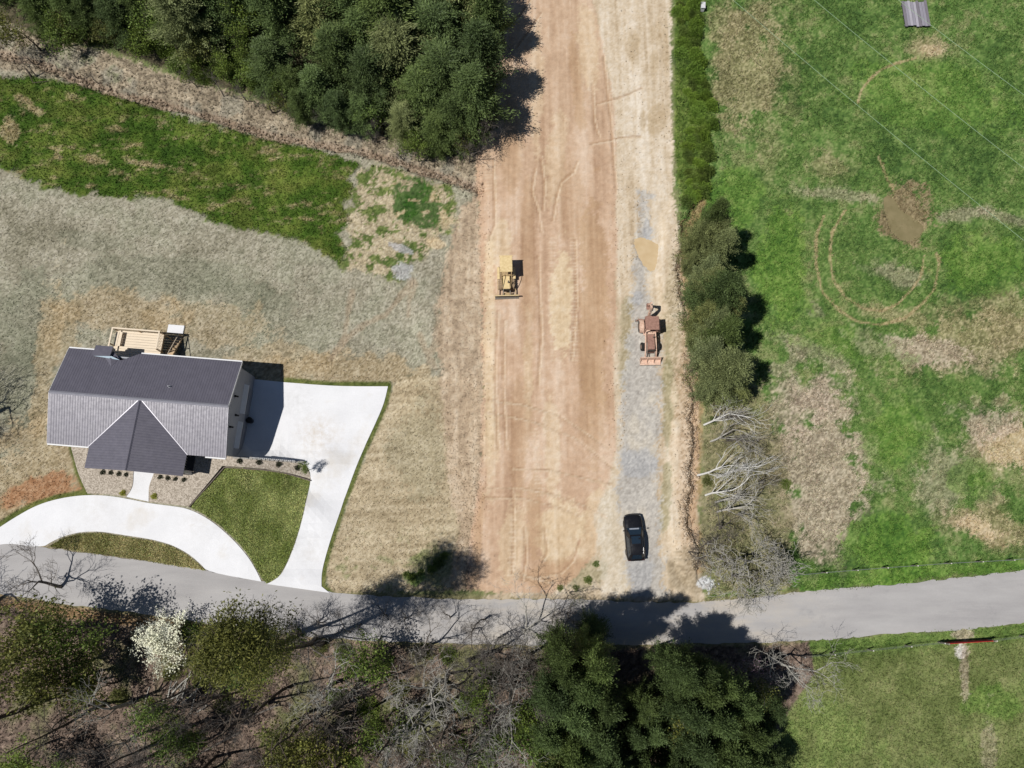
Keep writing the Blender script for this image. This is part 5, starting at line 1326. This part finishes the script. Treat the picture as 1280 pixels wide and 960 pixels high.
for (px, py, h, i) in [(560,775,4,2),(478,772,4,1),(445,782,4,2),(500,778,4.5,0),(605,778,5,2),(690,776,5.5,1),(712,768,5,0),(590,790,5,1),(430,795,5,0),(470,800,5,2),(395,782,4,1),(345,800,9,0),(375,806,9,1),(270,792,8,0),(520,818,8,1),(600,826,8,1)]:
    bare(px, py, h, 1.0, i, BARKD, 'thin bare sapling on the verge below the lane', 'saplings along the lane')
for (px, py, h, i) in [(240,885,9,0),(200,930,9,1),(110,900,9,2),(120,945,9,0),(490,940,9,2),(580,840,9,0),(560,925,9,1),(600,910,9,2),(640,845,9,0),(395,870,8,1),(300,900,8,0),(60,900,8,2),(590,950,9,0),(385,815,6,2),(550,860,9,2),(610,870,9,0),(405,915,9,2),(640,880,9,1),(665,830,8,2),(440,870,8,1)]:
    bare(px, py, h * 1.4, RS.uniform(.6, .85), i, BARKD if RS.rand() < .6 else BARKG, 'bare grey tree standing among the leaf litter', 'bare trees of the leaf littered woods')
POLT = [trunk_mesh(10, .10, 300 + i, lean=(.02 * i, .03), limbs=3) for i in range(3)]
for (px, py, h) in [(105,858,14),(130,882,15),(215,915,15),(190,945,16),(270,945,15),(330,880,15),(385,890,16),(420,880,14),(450,850,14),(500,900,16),(525,930,15),(560,890,15),(600,900,16),(360,860,13),(475,935,15),(300,865,12),(40,880,13),(240,860,12),(575,940,15),(435,935,15)]:
    p = g(px, py); t = place('pole_tree', (None, POLT[RS.randint(3)]), (p.x, p.y, gz(p) - .06), h, 10.0, RS.uniform(.9, 1.2), 'slim bare trunk throwing a long diagonal shadow over leaf litter', 'tree', 'slim trunks of the leaf littered woods', None, BARK)
for k in range(24):
    bare(RS.uniform(-120, 640), RS.uniform(985, 1080), RS.uniform(8, 12), .9, k % 4, BARKD, 'bare grey tree standing among the leaf litter', 'bare trees of the leaf littered woods')
# trees west of the frame whose shadows reach in
p = g(-46, 536); place('bare_tree', (None, BARET[4]), (p.x, p.y, gz(p)), 14, BTOP[4], 1.0, 'big bare tree standing west of the house', 'tree', None, None, BARKD)
p = g(-30, 770); place('bare_tree', (None, BARET[4]), (p.x, p.y, gz(p)), 12, BTOP[4], 1.0, 'dark bare tree at the bend reaching over the lane', 'tree', None, None, BARKD)
bare(28, 738, 8, 1.2, 0, BARKD, 'dark bare tree casting twig shadows onto the curved drive', frac=.75)
tree(715, 742, 4.5, 1.0, 3, LFT, GREENM, BARKD, 'leaning sapling with sparse green leaves at the mouth of the graded dirt', '', 'leafing_tree', .6)
# dead leaning trees beside the eroded ditch
DEAD = [skeleton(91, 10, .4, 4, kids=(5, 3, 3), trunk=.3, r0=.2, up=.1), skeleton(92, 10, .5, 5, kids=(5, 4, 3, 2), trunk=.2, r0=.18, up=.1)]
DEADT = [seg_mesh('trunk', s[0], 1.0, .014) for s in DEAD]; DTOP = [max(max(q[1][2] for q in s[0]), 5) for s in DEAD]
DLAB = ['dead white leaning tree just below the cedar row', 'dead grey leaning tree on the pink bare slope', 'dead forked white snag above the eroded ditch', 'dead pale snag with a long straight shadow', 'dead silver snag leaning over green ground', 'dead grey snag with tangled twigs above the spreading bare tree', 'fallen grey dead tree with fanned twigs near the ditch outfall']
for n_, (px, py, h, i, ly) in enumerate([(880,531,8.5,1,.58),(888,552,8,1,.56),(872,594,7.5,0,.56),(896,597,7.5,0,.58),(882,619,8.5,1,.5),(894,628,7.5,0,.56),(896,640,8.5,1,.5)]):
    p = g(px, py); t = place('dead_tree', (None, DEADT[i]), (p.x, p.y, gz(p) - .05), h, DTOP[i], .8, DLAB[n_], 'tree', None, None, DEADW if n_ in (0, 2, 3, 4) else BARKG)
    t.rotation_euler = (Matrix.Rotation(R(ly * 60), 3, 'Y') @ Matrix.Rotation(R(-10), 3, 'X') @ Matrix.Rotation(RS.rand() * 6, 3, 'Z')).to_euler()
for (px, py, h) in [(905,515,5),(920,545,5),(925,585,4),(935,640,5),(910,660,5),(890,680,4),(960,600,4),(945,560,4),(905,700,4),(880,700,3.5),(925,720,4.5),(975,690,5),(865,690,3)]:
    bare(px, py, h, 1.2, RS.randint(3), BARKG if RS.rand() < .5 else BARKD, 'scrubby leafless sapling on the slope below the cedar row', 'scrub saplings beside the ditch')
for (px, py, h) in [(82,82,3.5),(330,122,5),(390,140,4),(445,150,4),(270,105,4),(30,80,4),(500,185,4),(585,185,5),(25,62,4),(110,90,3),(360,132,5),(410,142,5),(465,160,5),(520,188,4),(605,165,6),(612,140,6),(610,100,7),(300,112,4),(235,92,4)]:
    bare(px, py, h, .9, RS.randint(3), BARKD, 'thin leafless tree on the pale creek bank', 'leafless trees on the creek bank')

# ---- shrubs
DOME = [dome_mesh(100 + i) for i in range(4)]
DOMES = [seg_mesh('stem', [(np.array([0, 0, -.2]), np.array([math.cos(a) * .5, math.sin(a) * .5, .5]), .04, .015) for a in np.arange(0, 6.2, .9)]) for i in range(1)]
def bush(px, py, r, m, label, group, hz=1.0, name='bush', parts=True, cat='bush'):
    p = g(px, py); t = thing(name, label, cat, (p.x, p.y, gz(p) - .03), RS.rand() * 6.28, group, (r, r * RS.uniform(.85, 1.15), r * hz))
    add_crown(DOME[RS.randint(4)], m, t, 'foliage')
    if parts: add_crown(DOMES[0], BARK, t, 'stem')
    return t
HL_ = 'bright green leafy bush in the hedge strip beside the dirt'
for py in np.arange(-40, 256, 7.5):
    xr = np.interp(py, [-40, 90, 130, 190, 230, 256], [872, 875, 890, 885, 886, 878])
    for px in (xr - 22, xr - 13, xr - 5):
        if RS.rand() < .16: continue
        if 68 < py < 92 and px < xr - 8: continue
        bush(px + RS.normal() * 2.5, py + RS.normal() * 2.5, RS.uniform(.45, .85) * (1.15 if px > xr - 8 else 1), HEDGEM if RS.rand() < .75 else GREENM, HL_, 'hedge bushes', 1.9 if px > xr - 8 else 1.1)
for (px, py, r) in [(205,45,1.6),(190,55,1.3),(215,62,1.4),(285,85,1.7),(300,98,1.5),(275,75,1.3),(320,100,1.3),(160,52,1.0),(100,48,.9),(580,175,1.3),(560,185,1.1),(535,190,.9),(300,70,1.5),(180,40,1.4),(225,80,1.3),(240,92,1.2),(250,72,1.5),(230,58,1.5),(175,60,1.0),(140,48,1.1),(120,50,.8),(80,46,.8),(260,98,1.0),(330,110,1.2),(345,118,1.0),(60,42,.9)]:
    bush(px, py, r * 1.15, GREENM, 'fresh green bush at the foot of the dark wood', 'green bushes below the wood', 1.1)
for (px, py, r) in [(515,722,.9),(508,718,.6),(526,716,.7),(548,704,1.1),(556,695,.8),(540,712,.9),(700,735,.6),(735,725,.8),(745,705,.6),(720,735,.6)]:
    bush(px, py, r * .6, GREENM, 'low green bush at the straw verge of the lane', 'verge bushes', .7)
for (px, py, r) in [(885,500,.6),(892,525,.5),(884,602,.6),(888,480,.7),(982,605,.6)]:
    bush(px, py, r, GREENM if RS.rand() < .6 else OLIVEM, 'green undergrowth bush among the dead leaning trees', 'undergrowth beside the ditch', .8)
for (px, py, r) in [(262,795,1.1),(285,800,1.0),(310,795,1.2),(240,790,1.0),(370,798,1.0),(400,806,.9),(430,815,1.0),(480,822,.9),(530,815,.9),(560,818,.8),(215,840,.8),(250,850,.7),(420,870,1.0),(460,885,1.2),(500,860,1.0),(190,885,.9),(215,905,1.0),(240,930,1.1),(580,880,1.0),(610,840,1.0),(150,870,.8),(280,880,.9),(520,940,1.0)]:
    bush(px, py, r * 1.1, OLIVEM if RS.rand() < .65 else GREENM, 'olive undergrowth bush in the leaf littered woods', 'undergrowth of the woods', .7)
# ---- garden plants
for (px, py) in [(129.5,590.5),(139.5,591),(149.5,592.5),(158.5,593.5),(201,596.5),(210.5,597.8),(220,599),(231,600)]:
    p = g(px, py); t = thing('shrub', 'small dark rounded shrub in the gravel along the porch', 'shrub', (p.x, p.y, .09), RS.rand() * 6, 'porch shrubs', (*(RS.uniform(.2, .31, 2)), .24))
    add_crown(DOME[RS.randint(4)], DKSHR, t, 'foliage'); add_crown(DOMES[0], BARK, t, 'stem')
for (px, py, w) in [(154.5,616.5,'left'),(193.5,620.5,'right')]:
    p = g(px, py); t = thing('yellow_shrub', 'small yellow green shrub %s of the front walk' % w, 'shrub', (p.x, p.y, .09), 0, None, (.33, .33, .3))
    add_crown(DOME[1], YELM, t, 'foliage'); add_crown(DOMES[0], BARK, t, 'stem')
for (px, py) in [(302,577),(324.5,578),(346.5,580),(368,583.5)]:
    x, y = ray(px, py, -.4); zb = float(bed_z(np.array([x]), np.array([y]))[0]) + .1
    t = thing('shrub', 'small dark rounded shrub in the gravel under the white pickets', 'shrub', (float(x), float(y), zb), RS.rand() * 6, 'shrubs below the pickets', (.32, .32, .3))
    add_crown(DOME[RS.randint(4)], DKSHR, t, 'foliage'); add_crown(DOMES[0], BARK, t, 'stem')
sx_, sy_ = ray(383, 588, -1.6)
p = Vector((float(sx_), float(sy_), -1.55)); place('young_tree', (LFY[3], SKT[3]), p, 2.9, 10.5, .85, 'young green tree at the corner of the gravel bed and driveway', 'tree', None, GREENM, BARK)
# ---- brush pile of cut logs
bp0 = g(233, 862); pile = thing('brush_pile', 'pile of cut grey logs and branches on the leaf litter', 'brush pile', (bp0.x, bp0.y, gz(bp0)), 0)
rr = random.Random(3)
for k in range(22):
    a = rr.uniform(.3, 1.5); L_ = rr.uniform(1.0, 3.6); c = Vector((rr.gauss(0, 1.0), rr.gauss(0, .7), .12 + k * .02)); d = Vector((math.cos(a), math.sin(a), rr.uniform(-.04, .1))) * L_ / 2
    MB().tube([c - d, c + Vector((rr.uniform(-.1, .1), rr.uniform(-.1, .1), 0)), c + d], rr.uniform(.05, .12), 6, .04).build('log', BARKG if k % 3 else BARKD, pile)
fb = g(42, 102); fl = thing('fallen_branch', 'crooked dark fallen branch lying across the lush grass edge', 'branch', (fb.x, fb.y, gz(fb)), 0)
MB().tube([(-1.2, 1.8, .3), (-.3, .6, .45), (.2, -.4, .35), (1.2, -.2, .3), (2.6, .1, .15)], .08, 6, .03).build('limb', BARK, fl)
MB().tube([(-.3, .6, .45), (-1.0, .2, .6)], .04, 5, .02).build('twig', BARK, fl)
# logs lying in the woods
for (a, b, r, l) in [((620,905),(560,930),.14,'long dark log lying in leaf litter near the tall pale tree'),((300,915),(225,955),.12,'long grey log lying below the brush pile'),((350,880),(320,893),.12,'short log lying under the leafing trees')]:
    A, B = g(*a), g(*b); A.z = gz(A) + r; B.z = gz(B) + r; M_ = A.lerp(B, .5); M_.z = gz(M_) + r
    t = thing('fallen_log', l, 'log', A); MB().tube([A - A, M_ - A, B - A], r, 7, r * .6).build('log', BARKD, t); MB().tube([M_ - A, M_ - A + Vector((.5, .5, .35))], r * .4, 5, .02).build('branch_stub', BARKD, t)

# ================================================================== GRASS: uncountable tufts
def scatter(name, x, y, h, w, label, bright=(.7, 1.35), zoff=0.0, zval=None, dirn=None, cols=None, blades=2):
    n = len(x); rs = np.random.RandomState(len(x) % 1000)
    z = ground_z(x, y) if zval is None else zval
    P = np.stack([x, y, z + zoff], 1); P = np.repeat(P, blades, 0); m = len(P)
    P[:, :2] += rs.normal(size=(m, 2)) * .05
    D = unit(rs.normal(size=(m, 3)) * np.array([1, 1, .3]) * .8 + np.array([0, 0, .8]) + (0 if dirn is None else dirn))
    L = h * rs.uniform(.5, 1.4, m)
    v, f = leaves(P, D, L, w * rs.uniform(.6, 1.4, m), rs)
    c = (ground_c(x, y) if cols is None else cols); c = np.repeat(c, blades, 0) * rs.uniform(bright[0], bright[1], (m, 1)) * rs.uniform(.92, 1.08, (m, 3))
    o = link(name, np_mesh(name, v, f, acol=np.repeat(np.clip(c, .003, .8), 4, 0), smooth=False), GRASSM)
    return tag(o, label, 'grass', kind='stuff')
GRASSM = attr_mat('grass_blades', .12, 3.0, .8, 0)
def rnd_in(poly, n, seed, margin=None):
    rs = np.random.RandomState(seed); P = np.array(poly, float)
    u = rs.uniform(max(-30, P[:, 0].min()), min(1310, P[:, 0].max()), n); v = rs.uniform(max(-30, P[:, 1].min()), min(990, P[:, 1].max()), n)
    k = sdf(poly, u, v, 1) < 0
    return u[k], v[k]
u, v = rnd_in(EASTP, 150000, 1); k = vn(u / 14, v / 14, 2) + vn(u / 5, v / 5, 3) * .6 > .62; x, y, z = G(u[k], v[k]); scatter('pasture_grass', x, y, .18, .09, 'tufted green pasture grass')
u, v = rnd_in(SOUTHP, 30000, 2); x, y, z = G(u, v); scatter('field_grass', x, y, .16, .09, 'short field grass behind the gate')
u, v = rnd_in(MEADOW + [], 38000, 3); x, y, z = G(u, v); scatter('meadow_grass', x, y, .17, .09, 'lush dark grass of the strip below the creek', bright=(.6, 1.35))
u, v = rnd_in(YARD, 60000, 4); kk = (sdf(DRIVE, u, v, 5) > 2) & (sdf([(55,430),(305,450),(330,575),(235,632),(95,618)], u, v, 5) > 3) & (sdf(LOOP, u, v, 5) > 2) & (sdf(LAWN, u, v, 5) > 2) & (sdf(BEDR, u, v, 5) > 2) & (sdf(ISLE, u, v, 5) > 0) & (sdf(ROAD, u, v, 5) > 1); x, y, z = G(u[kk], v[kk]); scatter('straw_cover', x, y, .15, .06, 'loose straw strewn over the back yard', bright=(.75, 1.3))
u, v = rnd_in(BANK, 16000, 5); x, y, z = G(u, v); scatter('bank_weeds', x, y, .3, .08, 'dry weeds on the creek bank', bright=(.55, 1.3))
u, v = rnd_in(WOODS, 50000, 6); x, y, z = G(u, v); scatter('leaf_litter', x, y, .14, .12, 'loose dead leaves on the woodland floor', bright=(.55, 1.5))
for (poly, nm, n, lab, pa, pb) in ((LAWN, 'sod_grass', 42000, 'thick sod grass between the drives', (150,164,84), (214,218,144)), (ISLE, 'sod_grass', 26000, 'patchy sod grass of the sliver by the lane', (160,156,94), (222,210,154))):
    u, v = rnd_in(poly, n, 7); x, y, z = G(u, v)
    q = np.clip((mixn((fbm(x / .9, y / 1.8, 3), 1), (fbm(x / 2.5, y / 2.5, 5), 1)) - .5) * 3 + .5, 0, 1)[:, None]
    scatter(nm, x, y, .10, .07, lab, bright=(.6, 1.3), zval=Zs(x, y) + .03, cols=alb(pa) * (1 - q) + alb(pb) * q)

# ---- loose clods along cut edges and ruts
def clods(name, lines, n, spread, size, label, seed, dark=1.0):
    rs = np.random.RandomState(seed); U_ = []; V_ = []
    for ln in lines:
        Pn = np.array(ln, float); k = len(Pn) - 1
        m = max(8, int(n / len(lines))); i = rs.randint(0, k, m); t = rs.rand(m)
        q = Pn[i] + (Pn[i + 1] - Pn[i]) * t[:, None] + rs.normal(size=(m, 2)) * spread
        U_.append(q[:, 0]); V_.append(q[:, 1])
    u = np.concatenate(U_); v = np.concatenate(V_); x, y, z = G(u, v); z = ground_z(x, y); m = len(x)
    base = np.array([[1, 0, 0], [-1, 0, 0], [0, 1, 0], [0, -1, 0], [0, 0, .8], [0, 0, -.4]], float)
    tri = np.array([[0, 2, 4], [2, 1, 4], [1, 3, 4], [3, 0, 4], [2, 0, 5], [1, 2, 5], [3, 1, 5], [0, 3, 5]])
    r = size * rs.uniform(.4, 1.6, m) ** 1.3; a = rs.rand(m) * 6.28
    vv = base[None] * rs.uniform(.6, 1.3, (m, 6, 1)) * r[:, None, None]
    c_, s_2 = np.cos(a)[:, None], np.sin(a)[:, None]
    vx = vv[..., 0] * c_ - vv[..., 1] * s_2; vy = vv[..., 0] * s_2 + vv[..., 1] * c_
    vs = np.stack([vx + x[:, None], vy + y[:, None], vv[..., 2] + z[:, None] + .02], -1).reshape(-1, 3)
    fs = (tri[None] + (np.arange(m) * 6)[:, None, None]).reshape(-1, 3)
    c = np.repeat(ground_c(x, y) * rs.uniform(.75, 1.1, (m, 1)) * dark, 6, 0)
    return tag(link(name, np_mesh(name, vs, fs, acol=np.clip(c, .01, .8), smooth=False), GROUND), label, 'dirt clods', kind='stuff')
clods('dirt_clods', [ERODE], 2600, 4.5, .10, 'crumbled clods along the eroded ditch edge', 1, .9)
clods('dirt_clods', [[(548,440),(560,520),(575,600),(588,660),(584,720)], [(590,470),(596,540),(590,620)], [(603,250),(606,330),(604,420),(603,520)], [(600,600),(590,670),(584,735)], [(772,150),(772,300),(768,470),(772,560)]], 1500, 7, .05, 'loose clods beside the graded dirt', 2)
clods('dirt_clods', [CREEK], 1200, 6, .12, 'stones and clods along the muddy stream', 4, .85)
clods('dirt_clods', [[(780,0),(790,120),(800,240),(790,330)], [(830,20),(832,130),(826,240)], [(845,260),(840,400),(846,560),(848,700)]], 450, 7, .06, 'scattered stones on the sandy shoulder', 5)
